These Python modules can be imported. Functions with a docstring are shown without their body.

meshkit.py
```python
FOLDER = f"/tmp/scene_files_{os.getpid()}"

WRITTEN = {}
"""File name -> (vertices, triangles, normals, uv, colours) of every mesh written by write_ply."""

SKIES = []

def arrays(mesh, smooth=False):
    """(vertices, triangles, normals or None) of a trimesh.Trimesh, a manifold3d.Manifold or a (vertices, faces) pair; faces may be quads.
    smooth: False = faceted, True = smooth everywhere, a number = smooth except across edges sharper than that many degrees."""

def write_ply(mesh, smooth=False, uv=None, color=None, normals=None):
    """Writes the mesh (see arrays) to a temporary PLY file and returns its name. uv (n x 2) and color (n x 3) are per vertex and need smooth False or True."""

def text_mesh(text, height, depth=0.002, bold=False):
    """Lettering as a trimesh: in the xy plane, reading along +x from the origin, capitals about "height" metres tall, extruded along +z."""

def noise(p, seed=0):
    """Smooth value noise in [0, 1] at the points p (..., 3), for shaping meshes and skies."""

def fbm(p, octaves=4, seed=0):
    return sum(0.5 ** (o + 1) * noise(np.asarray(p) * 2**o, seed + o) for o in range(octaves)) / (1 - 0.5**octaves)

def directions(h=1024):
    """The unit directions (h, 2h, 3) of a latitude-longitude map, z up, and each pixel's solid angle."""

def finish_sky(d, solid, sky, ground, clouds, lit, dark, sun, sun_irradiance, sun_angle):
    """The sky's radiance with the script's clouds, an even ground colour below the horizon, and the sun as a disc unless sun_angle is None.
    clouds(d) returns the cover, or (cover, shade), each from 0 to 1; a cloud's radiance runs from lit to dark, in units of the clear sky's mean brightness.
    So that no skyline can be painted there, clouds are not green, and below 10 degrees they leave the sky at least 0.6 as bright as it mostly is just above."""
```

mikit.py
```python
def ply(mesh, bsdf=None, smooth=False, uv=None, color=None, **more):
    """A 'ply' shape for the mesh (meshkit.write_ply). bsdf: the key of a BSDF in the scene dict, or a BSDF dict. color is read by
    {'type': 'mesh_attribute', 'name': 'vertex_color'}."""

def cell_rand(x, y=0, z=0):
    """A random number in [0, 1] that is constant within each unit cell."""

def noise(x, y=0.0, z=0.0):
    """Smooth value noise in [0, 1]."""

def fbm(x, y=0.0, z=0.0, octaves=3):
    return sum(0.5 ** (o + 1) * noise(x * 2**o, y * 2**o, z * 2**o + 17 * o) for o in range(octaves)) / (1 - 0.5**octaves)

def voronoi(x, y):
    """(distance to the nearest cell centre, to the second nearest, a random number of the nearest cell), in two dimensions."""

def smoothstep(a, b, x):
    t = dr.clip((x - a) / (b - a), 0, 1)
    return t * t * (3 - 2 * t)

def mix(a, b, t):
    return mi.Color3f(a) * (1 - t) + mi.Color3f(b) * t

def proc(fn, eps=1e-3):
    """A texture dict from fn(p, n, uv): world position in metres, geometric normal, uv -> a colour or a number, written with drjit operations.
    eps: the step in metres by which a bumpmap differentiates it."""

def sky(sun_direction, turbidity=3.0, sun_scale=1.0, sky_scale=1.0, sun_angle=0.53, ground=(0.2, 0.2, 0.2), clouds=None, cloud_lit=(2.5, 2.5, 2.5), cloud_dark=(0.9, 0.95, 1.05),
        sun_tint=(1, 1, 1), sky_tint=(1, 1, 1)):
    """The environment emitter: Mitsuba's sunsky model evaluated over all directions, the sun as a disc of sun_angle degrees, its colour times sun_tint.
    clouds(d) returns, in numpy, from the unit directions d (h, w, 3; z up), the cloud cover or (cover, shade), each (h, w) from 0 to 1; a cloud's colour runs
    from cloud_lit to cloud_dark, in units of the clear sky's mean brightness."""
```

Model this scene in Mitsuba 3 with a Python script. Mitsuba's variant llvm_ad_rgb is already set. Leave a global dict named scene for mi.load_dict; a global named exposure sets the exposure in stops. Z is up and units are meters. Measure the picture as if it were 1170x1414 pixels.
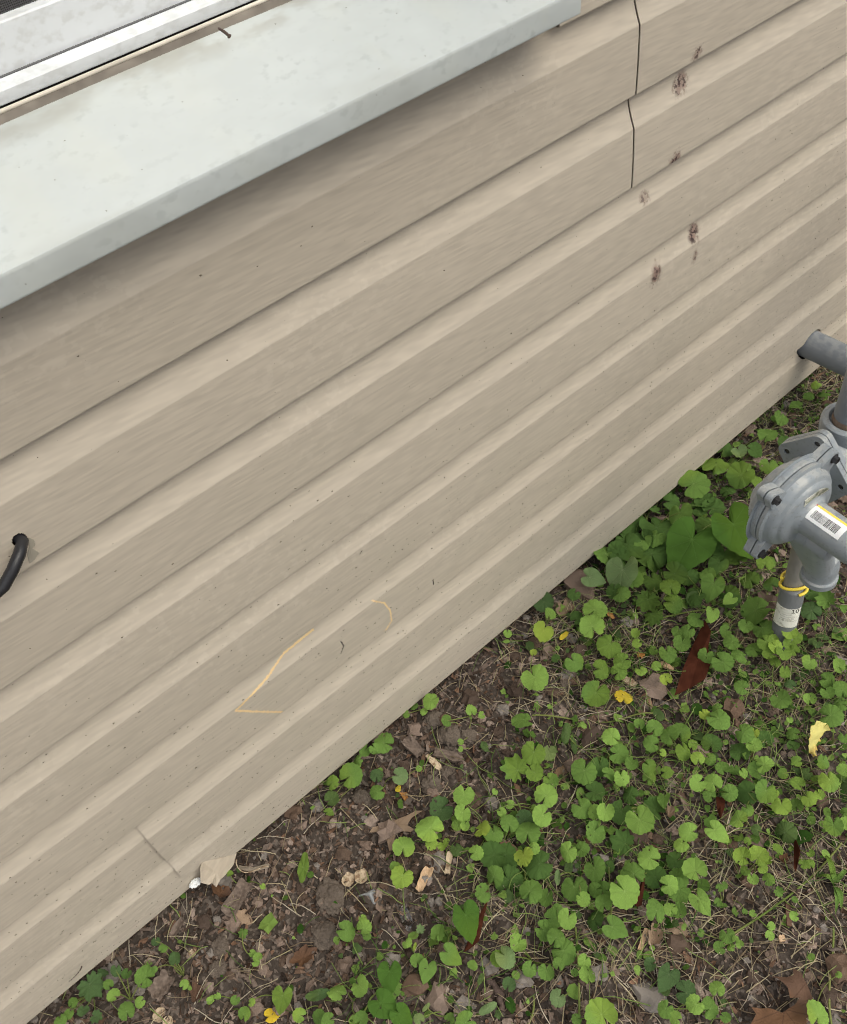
import math, random
import numpy as np, trimesh, manifold3d as m3, drjit as dr, mitsuba as mi, mikit, meshkit
from mikit import noise, fbm, voronoi, smoothstep, mix, cell_rand
from shapely.geometry import Polygon, Point

T = mi.ScalarTransform4f
scene, labels = {}, {}
rng = random.Random(7)
nrg = np.random.default_rng(7)

# ------------------------------------------------------------------ camera, sky, exposure
CAM = np.array([-0.80732, -0.65435, 1.29371])
ROT = np.array([[0.75188494, -0.6480556, -0.12121454], [-0.55210418, -0.51841921, -0.65301034], [0.36034706, 0.55791170, -0.7475858]])
FPX, CX, CY = 1233.06, 585.0, 707.0
scene['camera'] = {'type': 'perspective', 'fov_axis': 'x', 'fov': 2 * math.degrees(math.atan(CX / FPX)), 'near_clip': 0.02, 'far_clip': 400.0,
                   'to_world': T().look_at(origin=CAM.tolist(), target=(CAM + ROT[2]).tolist(), up=(-ROT[1]).tolist())}
scene['sky'] = mikit.sky([0.25, -0.55, 0.8], turbidity=3, sun_scale=0.36, sun_angle=42, sun_tint=(0.9, 1.0, 1.12),
                         clouds=lambda d: (np.ones(d.shape[:2]), 1 - np.clip(d[..., 2], 0, 1)), cloud_lit=(2.42, 2.5, 2.6), cloud_dark=(1.45, 1.5, 1.55))
exposure = 2.28


def at(px, py, **k):
    """Where the line of sight of a picture point meets the plane x=, y= or z= of the place."""
    d = ROT.T @ np.array([(px - CX) / FPX, (py - CY) / FPX, 1.0])
    (a, v), = k.items()
    i = 'xyz'.index(a)
    return CAM + d * (v - CAM[i]) / d[i]


def ppm(p):
    return FPX / float(ROT[2] @ (np.asarray(p, float) - CAM))


# ------------------------------------------------------------------ scene helpers
def numbered(key):
    if key not in scene and key not in labels and not any(k.startswith(key + '__') for k in scene):
        return key
    i = 1
    while True:
        k = f'{key}_{i:03d}'
        if k not in scene and k not in labels:
            return k
        i += 1


counters = {}


def child_key(base):
    n = counters.get(base, 0)
    counters[base] = n + 1
    return base if n == 0 else f'{base}_{n:03d}'


def thing(name, label, cat, group=None):
    key = child_key(name)
    labels[key] = {'label': label, 'category': cat}
    if group:
        labels[key]['group'] = group
    return key


def part(parent, name, mesh, bsdf, smooth=False, label=None, stuff=False, **k):
    key = child_key(parent + '__' + name)
    scene[key] = mesh if isinstance(mesh, dict) else mikit.ply(mesh, bsdf, smooth=smooth, **k)
    if label or stuff:
        labels[key] = {}
        if label: labels[key]['label'] = label
        if stuff: labels[key]['kind'] = 'stuff'
    return key


def solo(name, mesh, bsdf, label, cat=None, kind=None, group=None, smooth=False, **k):
    key = child_key(name)
    scene[key] = mesh if isinstance(mesh, dict) else mikit.ply(mesh, bsdf, smooth=smooth, **k)
    labels[key] = {'label': label}
    if cat: labels[key]['category'] = cat
    if kind: labels[key]['kind'] = kind
    if group: labels[key]['group'] = group
    return key


# ------------------------------------------------------------------ mesh helpers
def tube(points, radii, sides=8, cap=True):
    p = np.asarray(points, float)
    n = len(p)
    r = np.broadcast_to(np.asarray(radii, float), (n,))
    t = np.gradient(p, axis=0)
    t /= np.linalg.norm(t, axis=1, keepdims=True) + 1e-12
    a = np.cross(t[0], [0, 0, 1.0] if abs(t[0, 2]) < 0.9 else [1.0, 0, 0])
    A = []
    for i in range(n):
        a = a - t[i] * (a @ t[i])
        a /= np.linalg.norm(a) + 1e-12
        A.append(a)
    A = np.array(A)
    B = np.cross(t, A)
    ang = np.arange(sides) * 2 * np.pi / sides
    v = p[:, None] + r[:, None, None] * (np.cos(ang)[None, :, None] * A[:, None] + np.sin(ang)[None, :, None] * B[:, None])
    i, j = np.meshgrid(np.arange(n - 1), np.arange(sides), indexing='ij')
    q = np.stack([i * sides + j, i * sides + (j + 1) % sides, (i + 1) * sides + (j + 1) % sides, (i + 1) * sides + j], -1).reshape(-1, 4)
    f = np.vstack([q[:, [0, 1, 2]], q[:, [0, 2, 3]]])
    v = v.reshape(-1, 3)
    if cap:
        v = np.vstack([v, p[0], p[-1]])
        k, j = len(v) - 2, np.arange(sides)
        f = np.vstack([f, np.stack([j * 0 + k, (j + 1) % sides, j], 1), np.stack([j * 0 + k + 1, (n - 1) * sides + j, (n - 1) * sides + (j + 1) % sides], 1)])
    return trimesh.Trimesh(v, f, process=False)


def spline(pts, n=16):
    from scipy.interpolate import CubicSpline
    p = np.asarray(pts, float)
    if len(p) < 3:
        return np.linspace(p[0], p[-1], n)
    s = np.r_[0, np.cumsum(np.linalg.norm(np.diff(p, axis=0), axis=1))]
    return CubicSpline(s, p)(np.linspace(0, s[-1], n))


def lathe(profile, frame, sides=48):
    """profile: (radius, along); frame: 4x4 whose z axis is the axis."""
    pr = np.asarray(profile, float)
    ang = np.arange(sides) * 2 * np.pi / sides
    v = np.stack([pr[:, None, 0] * np.cos(ang), pr[:, None, 0] * np.sin(ang), np.broadcast_to(pr[:, None, 1], (len(pr), sides))], -1).reshape(-1, 3)
    n = len(pr)
    i, j = np.meshgrid(np.arange(n - 1), np.arange(sides), indexing='ij')
    q = np.stack([i * sides + j, i * sides + (j + 1) % sides, (i + 1) * sides + (j + 1) % sides, (i + 1) * sides + j], -1).reshape(-1, 4)
    m = trimesh.Trimesh(v, np.vstack([q[:, [0, 1, 2]], q[:, [0, 2, 3]]]), process=False)
    m.apply_transform(frame)
    return m


def frame(o, z, x=(1, 0, 0)):
    z = np.asarray(z, float) / np.linalg.norm(z)
    x = np.asarray(x, float)
    x = x - z * (x @ z)
    if np.linalg.norm(x) < 1e-6:
        x = np.cross(z, [0, 1, 0])
    x /= np.linalg.norm(x)
    F = np.eye(4)
    F[:3, 0], F[:3, 1], F[:3, 2], F[:3, 3] = x, np.cross(z, x), z, o
    return F


def cat(ms):
    return trimesh.util.concatenate(ms)


def box(x0, x1, y0, y1, z0, z1):
    m = trimesh.creation.box([x1 - x0, y1 - y0, z1 - z0])
    m.apply_translation([(x0 + x1) / 2, (y0 + y1) / 2, (z0 + z1) / 2])
    return m


def man(m):
    a = m.to_mesh()
    return trimesh.Trimesh(np.array(a.vert_properties[:, :3]), np.array(a.tri_verts), process=False)


def hull_spheres(c, r, seg=16):
    return m3.Manifold.batch_hull([m3.Manifold.sphere(rr, seg).translate(list(map(float, p))) for p, rr in zip(c, np.broadcast_to(r, (len(c),)))])


def sweep_profile(prof, xs, bow=None):
    """An open profile of (y, z) points drawn along x. Faces look towards -y for a profile that runs downwards."""
    prof = np.asarray(prof, float)
    n, k = len(xs), len(prof)
    v = np.zeros((n, k, 3))
    v[..., 0] = np.asarray(xs)[:, None]
    v[..., 1:] = prof[None]
    if bow is not None:
        v = bow(v)
    i, j = np.meshgrid(np.arange(n - 1), np.arange(k - 1), indexing='ij')
    q = np.stack([i * k + j, i * k + j + 1, (i + 1) * k + j + 1, (i + 1) * k + j], -1).reshape(-1, 4)
    return v.reshape(-1, 3), q


# ------------------------------------------------------------------ materials
def rough(color, r=0.5, spec=0.4, **k):
    return {'type': 'twosided', 'b': {'type': 'principled', 'base_color': color if isinstance(color, dict) else {'type': 'rgb', 'value': list(color)}, 'roughness': r, 'specular': spec, **k}}


def bumped(b, fn, scale, eps=4e-4):
    return {'type': 'twosided', 'b': {'type': 'bumpmap', 'arbitrary': mikit.proc(fn, eps=eps), 'scale': scale, 'b': b['b']}}


E, Z0, BEV, DEP = 0.1143, 0.93, 0.0386, 0.0116
STAINS = []   # x, z, half width, half height, strength, seed   (purple bird droppings on the wall)
for px, py, w, h, s in ((962, 73, 11, 13, 0.8), (945, 118, 19, 19, 0.9), (930, 221, 12, 17, 1.0), (962, 325, 13, 19, 1.0), (959, 354, 6, 15, 0.7), (906, 379, 11, 23, 1.1), (893, 275, 12, 12, 0.6)):
    p = at(px, py, y=0)
    k = ppm(p)
    STAINS.append((p[0], p[2], 1.1 * w / k, h / k * 0.9, s))
CHALK = []
for pts, w in ((((432, 870), (395, 905), (370, 938), (325, 981)), 1.5), (((325, 981), (393, 982)), 1.5), (((515, 830), (530, 832), (538, 842), (540, 856), (528, 876)), 1.0)):
    for a, b in zip(pts[:-1], pts[1:]):
        A, B = (at(*q, y=0.008 if q[1] < 880 and q[0] < 440 else 0.003 if q[1] == 905 else 0) for q in (a, b))
        CHALK.append((A[0], A[2], B[0], B[2], w / ppm(A)))

HAIR = []
for pts, w in ((((470, 885), (474, 891), (470, 901)), 0.8), (((597, 800), (598, 806)), 0.9), (((500, 790 - 30), (497, 765)), 0.6)):
    for a, b in zip(pts[:-1], pts[1:]):
        A, B = at(*a, y=0), at(*b, y=0)
        HAIR.append((A[0], A[2], B[0], B[2], w / ppm(A)))


def grain(p, n, uv):
    x, z = p.x + 0.9 * (p.z + p.y), p.z - p.y * 0.6 + 0.045 * p.x
    w = 0.004 * noise(x * 9, z * 30, 1.0)
    a = noise(x * 52, (z + w) * 460, 3.0)
    b = noise(x * 85 + 7, (z + w) * 900, 9.0)
    return 0.75 * a + 0.25 * b


def siding_color(p, n, uv):
    x, z, y = p.x, p.z, p.y
    base = mi.Color3f(0.458, 0.403, 0.330)
    g = grain(p, n, uv)
    base = base * (0.905 + 0.19 * g)
    d = fbm(x * 3, z * 5, 2.0, 3)
    base = base * (0.97 + 0.06 * d)
    low = smoothstep(0.75, 0.05, z) + 0.7 * smoothstep(0.10, 0.02, z)
    grime = smoothstep(0.5, 0.8, fbm(x * 9 + 3, z * 16, 5.0, 4)) * (0.3 + 0.5 * low)
    base = mix(base, mi.Color3f(0.33, 0.31, 0.23), 0.14 * grime)
    # pale scuffs
    sc = smoothstep(0.58, 0.68, fbm(x * 130, z * 190, 4.0, 3)) * smoothstep(0.55, 0.75, noise(x * 6, z * 9, 8.0))
    base = mix(base, mi.Color3f(0.6, 0.54, 0.46), 0.16 * sc)
    # small dark specks splashed up from the soil
    for sx, sz, size, dens in ((95.0, 170.0, 0.17, 0.16), (52.0, 95.0, 0.12, 0.10)):
        d1, d2, r = voronoi(x * sx + z * 20, z * sz)
        th = 1 - dens * (0.03 + 0.85 * low)
        keep = smoothstep(th - 0.01, th, r)
        q = size * (0.35 + 0.65 * dr.clip((r - th) / (1.001 - th), 0, 1)) * (0.7 + 0.6 * noise(x * 500, z * 500, 6.0))
        s = smoothstep(q, q * 0.5, d1) * keep
        base = mix(base, mi.Color3f(0.07, 0.055, 0.035), s * 0.85)
    # bird droppings
    for i, (sx, sz, w, h, st) in enumerate(STAINS):
        dx, dz = (x - sx - (z - sz) * 0.15) / w, (z - sz) / h
        e = smoothstep(1.1, 0.25, dr.sqrt(dx * dx + dz * dz) + 1.1 * (fbm(x * 190, z * 210, i, 3) - 0.5))
        dark = smoothstep(0.52, 0.64, fbm(x * 300 + i, z * 330, i + 5.0, 2)) * smoothstep(1.0, 0.35, dr.sqrt(dx * dx + dz * dz))
        base = mix(base, mi.Color3f(0.18, 0.105, 0.088), dr.minimum(1.0, 0.75 * st * e))
        base = mix(base, mi.Color3f(0.03, 0.014, 0.014), dr.minimum(1.0, 0.9 * st * dark))
    # orange-yellow scratched marks
    for ax, az, bx, bz, w in CHALK:
        ex, ez = bx - ax, bz - az
        t = dr.clip(((x - ax) * ex + (z - az) * ez) / (ex * ex + ez * ez), 0, 1)
        q = dr.sqrt(dr.square(x - ax - t * ex) + dr.square(z - az - t * ez))
        s = smoothstep(w * 1.5, w * 0.5, q + w * 1.0 * (noise(x * 520, z * 520) - 0.6))
        base = mix(base, mi.Color3f(0.74, 0.53, 0.27), 0.9 * s)
    for ax, az, bx, bz, w in HAIR:
        ex, ez = bx - ax, bz - az
        t = dr.clip(((x - ax) * ex + (z - az) * ez) / (ex * ex + ez * ez), 0, 1)
        q = dr.sqrt(dr.square(x - ax - t * ex) + dr.square(z - az - t * ez))
        base = mix(base, mi.Color3f(0.04, 0.03, 0.025), smoothstep(w * 1.5, w * 0.6, q))
    return base


scene['vinyl_siding'] = bumped(rough(mikit.proc(siding_color), 0.52, 0.35), grain, 0.00016)


def sill_color(p, n, uv):
    base = mi.Color3f(0.455, 0.485, 0.478)
    a = fbm(p.x * 30, p.y * 50, p.z * 40, 4)
    b = fbm(p.x * 130, p.y * 170, p.z * 140, 4)
    base = base * (0.94 + 0.10 * a)
    base = mix(base, mi.Color3f(0.33, 0.36, 0.35), 0.42 * smoothstep(0.52, 0.75, b) * smoothstep(0.35, 0.7, a))
    base = mix(base, mi.Color3f(0.50, 0.51, 0.44), 0.18 * smoothstep(0.4, 0.7, fbm(p.x * 30 + 5, p.z * 30, p.y * 9, 3)))
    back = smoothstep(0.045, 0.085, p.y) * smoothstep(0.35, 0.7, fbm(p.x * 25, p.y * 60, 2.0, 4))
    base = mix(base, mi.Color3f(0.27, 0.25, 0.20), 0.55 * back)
    sm = smoothstep(0.55, 0.75, fbm(p.x * 8, p.y * 22, 7.0, 4))
    base = mix(base, mi.Color3f(0.34, 0.35, 0.32), 0.28 * sm)
    d1, d2, r = voronoi(p.x * 110, (p.y + p.z) * 110)
    base = mix(base, mi.Color3f(0.16, 0.16, 0.13), smoothstep(0.11, 0.05, d1) * smoothstep(0.975, 0.99, r) * smoothstep(0.3, 0.6, noise(p.x * 300, p.y * 300, p.z * 300)))
    return base


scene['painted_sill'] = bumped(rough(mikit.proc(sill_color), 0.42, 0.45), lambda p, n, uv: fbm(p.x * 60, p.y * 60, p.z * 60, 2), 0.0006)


def white_color(p, n, uv):
    a = fbm(p.x * 20, p.y * 40, p.z * 40, 3)
    base = mi.Color3f(0.68, 0.70, 0.71) * (0.93 + 0.12 * a)
    return mix(base, mi.Color3f(0.36, 0.35, 0.31), 0.25 * smoothstep(0.45, 0.72, fbm(p.x * 110, p.y * 120, p.z * 120, 4)))


scene['white_vinyl'] = rough(mikit.proc(white_color), 0.38, 0.45)
scene['tan_caulk'] = rough(mikit.proc(lambda p, n, uv: mix(mi.Color3f(0.10, 0.085, 0.07), mi.Color3f(0.25, 0.22, 0.185), fbm(p.x * 70, p.y * 90, p.z * 90, 3))), 0.7, 0.25)
scene['ivory_trim'] = rough(mikit.proc(lambda p, n, uv: mi.Color3f(0.62, 0.57, 0.48) * (0.72 + 0.4 * noise(p.x * 30, p.z * 60))), 0.45, 0.4)
scene['dark_gap'] = rough((0.02, 0.018, 0.016), 0.9, 0.1)
scene['brown_gap'] = rough((0.10, 0.085, 0.07), 0.8, 0.2)
scene['black_rubber'] = rough((0.018, 0.018, 0.021), 0.42, 0.45)
scene['screen_wire'] = rough((0.10, 0.098, 0.10), 0.5, 0.4)
scene['window_glass'] = {'type': 'thindielectric'}
scene['tan_vinyl'] = rough(mikit.proc(lambda p, n, uv: mi.Color3f(0.45, 0.385, 0.305) * (0.84 + 0.3 * fbm(p.x * 60, p.y * 60, p.z * 200, 4))), 0.5, 0.35)
scene['white_foam'] = rough((0.8, 0.82, 0.82), 0.8, 0.2)


def concrete(p, n, uv):
    return mi.Color3f(0.28, 0.265, 0.245) * (0.7 + 0.6 * fbm(p.x * 25, p.y * 25, p.z * 25, 4))


scene['concrete'] = rough(mikit.proc(concrete), 0.9, 0.2)


def metal_paint(c0, c1, dirt):
    def fn(p, n, uv):
        a = fbm(p.x * 45, p.y * 45, p.z * 45, 4)
        b = mix(mi.Color3f(c0), mi.Color3f(c1), a)
        up = smoothstep(0.15, 0.9, n.z) * smoothstep(0.35, 0.65, fbm(p.x * 90, p.y * 90, p.z * 90, 3))
        b = mix(b, mi.Color3f(0.36, 0.36, 0.34), dirt * up)
        d = smoothstep(0.74, 0.82, noise(p.x * 330, p.y * 330, p.z * 330))
        return mix(b, mi.Color3f(0.16, 0.155, 0.14), 0.5 * d * dirt)
    return fn


orange_peel = lambda p, n, uv: fbm(p.x * 350, p.y * 350, p.z * 350, 2)
scene['grey_casting'] = bumped(rough(mikit.proc(metal_paint((0.20, 0.225, 0.245), (0.265, 0.29, 0.31), 0.6)), 0.30, 0.5), orange_peel, 0.0005)
scene['grey_pipe_paint'] = bumped(rough(mikit.proc(metal_paint((0.145, 0.16, 0.18), (0.20, 0.215, 0.235), 0.3)), 0.5, 0.4), orange_peel, 0.0004)
scene['dull_steel'] = bumped(rough(mikit.proc(metal_paint((0.17, 0.16, 0.145), (0.25, 0.24, 0.22), 0.4)), 0.55, 0.4), orange_peel, 0.0004)
scene['dark_sleeve'] = rough(mikit.proc(metal_paint((0.13, 0.14, 0.145), (0.185, 0.19, 0.195), 0.35)), 0.5, 0.4)
scene['black_bolt'] = rough((0.02, 0.02, 0.022), 0.4, 0.5)
scene['rust'] = rough(mikit.proc(lambda p, n, uv: mix(mi.Color3f(0.17, 0.10, 0.065), mi.Color3f(0.26, 0.22, 0.18), fbm(p.x * 160, p.y * 160, p.z * 160, 3))), 0.85, 0.2)
scene['nameplate_metal'] = {'type': 'twosided', 'b': {'type': 'principled', 'base_color': mikit.proc(lambda p, n, uv: mix(mi.Color3f(0.62, 0.60, 0.52), mi.Color3f(0.28, 0.30, 0.22), smoothstep(0.42, 0.66, fbm(p.x * 180, p.y * 180, p.z * 180, 3)))),
                                                    'metallic': 0.6, 'roughness': 0.38}}
scene['label_white'] = rough((0.82, 0.82, 0.82), 0.45, 0.4)
scene['label_old'] = rough(mikit.proc(lambda p, n, uv: mix(mi.Color3f(0.70, 0.69, 0.62), mi.Color3f(0.42, 0.40, 0.33), smoothstep(0.5, 0.8, fbm(p.x * 200, p.y * 200, p.z * 200, 3)))), 0.6, 0.3)
scene['label_ink'] = rough((0.02, 0.02, 0.02), 0.6, 0.3)
scene['label_yellow'] = rough((0.80, 0.62, 0.10), 0.45, 0.4)
scene['label_red'] = rough((0.6, 0.10, 0.05), 0.45, 0.4)
scene['yellow_wire'] = rough((0.78, 0.60, 0.07), 0.4, 0.45)


def soil_color(p, n, uv):
    a = fbm(p.x * 22, p.y * 22, p.z * 22, 4)
    b = fbm(p.x * 130, p.y * 130, p.z * 130, 3)
    c = mix(mi.Color3f(0.034, 0.026, 0.021), mi.Color3f(0.092, 0.074, 0.062), 0.5 * a + 0.5 * b)
    return mix(c, mi.Color3f(0.19, 0.155, 0.13), 0.6 * smoothstep(0.6, 0.75, noise(p.x * 240, p.y * 240, 3.0)))


scene['soil'] = bumped(rough(mikit.proc(soil_color), 0.95, 0.15), lambda p, n, uv: fbm(p.x * 170, p.y * 170, p.z * 170, 3), 0.004)
scene['clod'] = bumped(rough(mikit.proc(lambda p, n, uv: mix(mi.Color3f(0.085, 0.066, 0.053), mi.Color3f(0.165, 0.135, 0.11), fbm(p.x * 90, p.y * 90, p.z * 90, 4))), 0.95, 0.15),
                       lambda p, n, uv: fbm(p.x * 260, p.y * 260, p.z * 260, 3), 0.0025)
scene['bits'] = {'type': 'twosided', 'b': {'type': 'principled', 'base_color': {'type': 'mesh_attribute', 'name': 'vertex_color'}, 'roughness': 0.8, 'specular': 0.2}}


def veined(c, pale, spread=0.34, veins=0.45, count=4.5):
    c, pale = mi.ScalarColor3f(c), mi.ScalarColor3f(pale)

    def fn(p, n, uv):
        u, v = uv.x - 0.5, uv.y - 0.5
        r = dr.sqrt(u * u + v * v) + 1e-5
        a = dr.atan2(v, u)
        w = dr.abs(dr.sin(a * count)) * r
        main = smoothstep(0.022, 0.006, w) * smoothstep(0.48, 0.1, r)
        side = smoothstep(0.35, 0.05, dr.abs(dr.sin(r * 42 - dr.abs(dr.sin(a * count)) * 3.2))) * 0.3
        f = fbm(p.x * 30, p.y * 30, p.z * 30, 3)
        base = mi.Color3f(c) * (1 - spread + 2 * spread * f)
        base = mix(base, mi.Color3f(c) * mi.Color3f(1.25, 1.05, 0.7), 0.5 * smoothstep(0.55, 0.75, noise(p.x * 14, p.y * 14, 2.0)))
        return mix(base, mi.Color3f(pale), veins * dr.minimum(1.0, main + side * smoothstep(0.08, 0.2, r)))
    return fn


TONES = {'b': ((0.225, 0.365, 0.08), (0.38, 0.50, 0.18)), 'm': ((0.145, 0.25, 0.058), (0.25, 0.35, 0.13)), 'd': ((0.085, 0.155, 0.042), (0.13, 0.19, 0.075)),
         'g': ((0.085, 0.145, 0.055), (0.17, 0.22, 0.12)), 'p': ((0.17, 0.25, 0.105), (0.30, 0.36, 0.20)), 'y': ((0.26, 0.35, 0.06), (0.42, 0.45, 0.12)),
         'Y': ((0.66, 0.52, 0.055), (0.70, 0.60, 0.22)), 'v': ((0.075, 0.155, 0.03), (0.13, 0.22, 0.06))}
for t, (c, pale) in TONES.items():
    scene['leaf_' + t] = {'type': 'bumpmap', 'arbitrary': mikit.proc(lambda p, n, uv: smoothstep(0.0, 0.04, dr.abs(dr.sin(dr.atan2(uv.y - 0.5, uv.x - 0.5) * 4.5)) * dr.sqrt(dr.square(uv.x - 0.5) + dr.square(uv.y - 0.5))) + 0.5 * fbm(p.x * 300, p.y * 300, p.z * 300, 2), eps=5e-4), 'scale': 0.0007,
                          'b': {'type': 'principledthin', 'base_color': mikit.proc(veined(c, pale)), 'roughness': 0.45, 'diff_trans': 0.55, 'spec_trans': 0.0}}
scene['plant_stem'] = {'type': 'principledthin', 'base_color': mikit.proc(lambda p, n, uv: mix(mi.Color3f(0.13, 0.20, 0.045), mi.Color3f(0.26, 0.27, 0.10), noise(p.x * 18, p.y * 18, p.z * 18))), 'roughness': 0.5, 'diff_trans': 0.3}
scene['brown_leaf'] = {'type': 'principledthin', 'base_color': mikit.proc(veined((0.135, 0.082, 0.058), (0.08, 0.045, 0.032), 0.45, 0.6, 3.5)), 'roughness': 0.6, 'diff_trans': 0.2}
scene['brown_leaf_tan'] = {'type': 'principledthin', 'base_color': mikit.proc(veined((0.30, 0.215, 0.15), (0.22, 0.15, 0.10), 0.3, 0.5, 3.5)), 'roughness': 0.6, 'diff_trans': 0.2}
scene['brown_leaf_orange'] = {'type': 'principledthin', 'base_color': mikit.proc(veined((0.42, 0.22, 0.08), (0.3, 0.15, 0.06), 0.3, 0.5, 3.5)), 'roughness': 0.6, 'diff_trans': 0.3}
scene['bark'] = bumped(rough(mikit.proc(lambda p, n, uv: mix(mi.Color3f(0.10, 0.075, 0.06), mi.Color3f(0.22, 0.17, 0.14), noise(p.x * 320 + p.y * 90, p.y * 240, p.z * 300))), 0.9, 0.15), lambda p, n, uv: noise(p.x * 420, p.y * 420, p.z * 420), 0.0015)
scene['twig_bark'] = rough(mikit.proc(lambda p, n, uv: mix(mi.Color3f(0.06, 0.042, 0.035), mi.Color3f(0.14, 0.10, 0.085), fbm(p.x * 120, p.y * 120, p.z * 120, 3))), 0.85, 0.2)
scene['fresh_wood'] = bumped(rough(mikit.proc(lambda p, n, uv: mix(mi.Color3f(0.62, 0.44, 0.28), mi.Color3f(0.42, 0.27, 0.16), noise(p.x * 500, p.y * 160, p.z * 300))), 0.8, 0.2), lambda p, n, uv: noise(p.x * 500, p.y * 200, p.z * 300), 0.001)
scene['pale_husk'] = bumped(rough(mikit.proc(lambda p, n, uv: mix(mi.Color3f(0.50, 0.40, 0.28), mi.Color3f(0.24, 0.16, 0.10), smoothstep(0.4, 0.7, fbm(p.x * 220, p.y * 220, p.z * 220, 3)))), 0.8, 0.2), lambda p, n, uv: fbm(p.x * 300, p.y * 300, p.z * 300, 2), 0.001)
scene['clear_plastic'] = {'type': 'dielectric', 'int_ior': 1.5}
scene['grey_plastic'] = rough((0.20, 0.205, 0.21), 0.4, 0.5)

# ------------------------------------------------------------------ the ground
def height(x, y):
    p = np.stack([np.asarray(x, float), np.asarray(y, float), np.zeros(np.shape(x))], -1)
    h = 0.030 * (meshkit.fbm(p * 3.1, 3, 11) - 0.5) + 0.016 * (meshkit.fbm(p * 17, 3, 4) - 0.5) + 0.009 * (meshkit.fbm(p * 60, 2, 8) - 0.5)
    lump = np.clip(meshkit.noise(p * 38, 21) - 0.55, 0, 1) * 0.022 + np.clip(meshkit.noise(p * 85, 31) - 0.5, 0, 1) * 0.014
    near = np.clip((np.asarray(y) + 0.16) / 0.12, 0, 1)
    return (h + lump) * (1 - 0.55 * near) - 0.004 - 0.006 * near


def axis(lo, hi, step, far):
    a = list(np.arange(lo, hi, step))
    s, v, out = step, hi, []
    while v < far:
        out.append(v)
        s *= 1.35
        v += s
    s, v, neg = step, lo - step, []
    while v > -far:
        neg.append(v)
        s *= 1.35
        v -= s
    return np.array(neg[::-1] + a + out)


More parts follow.
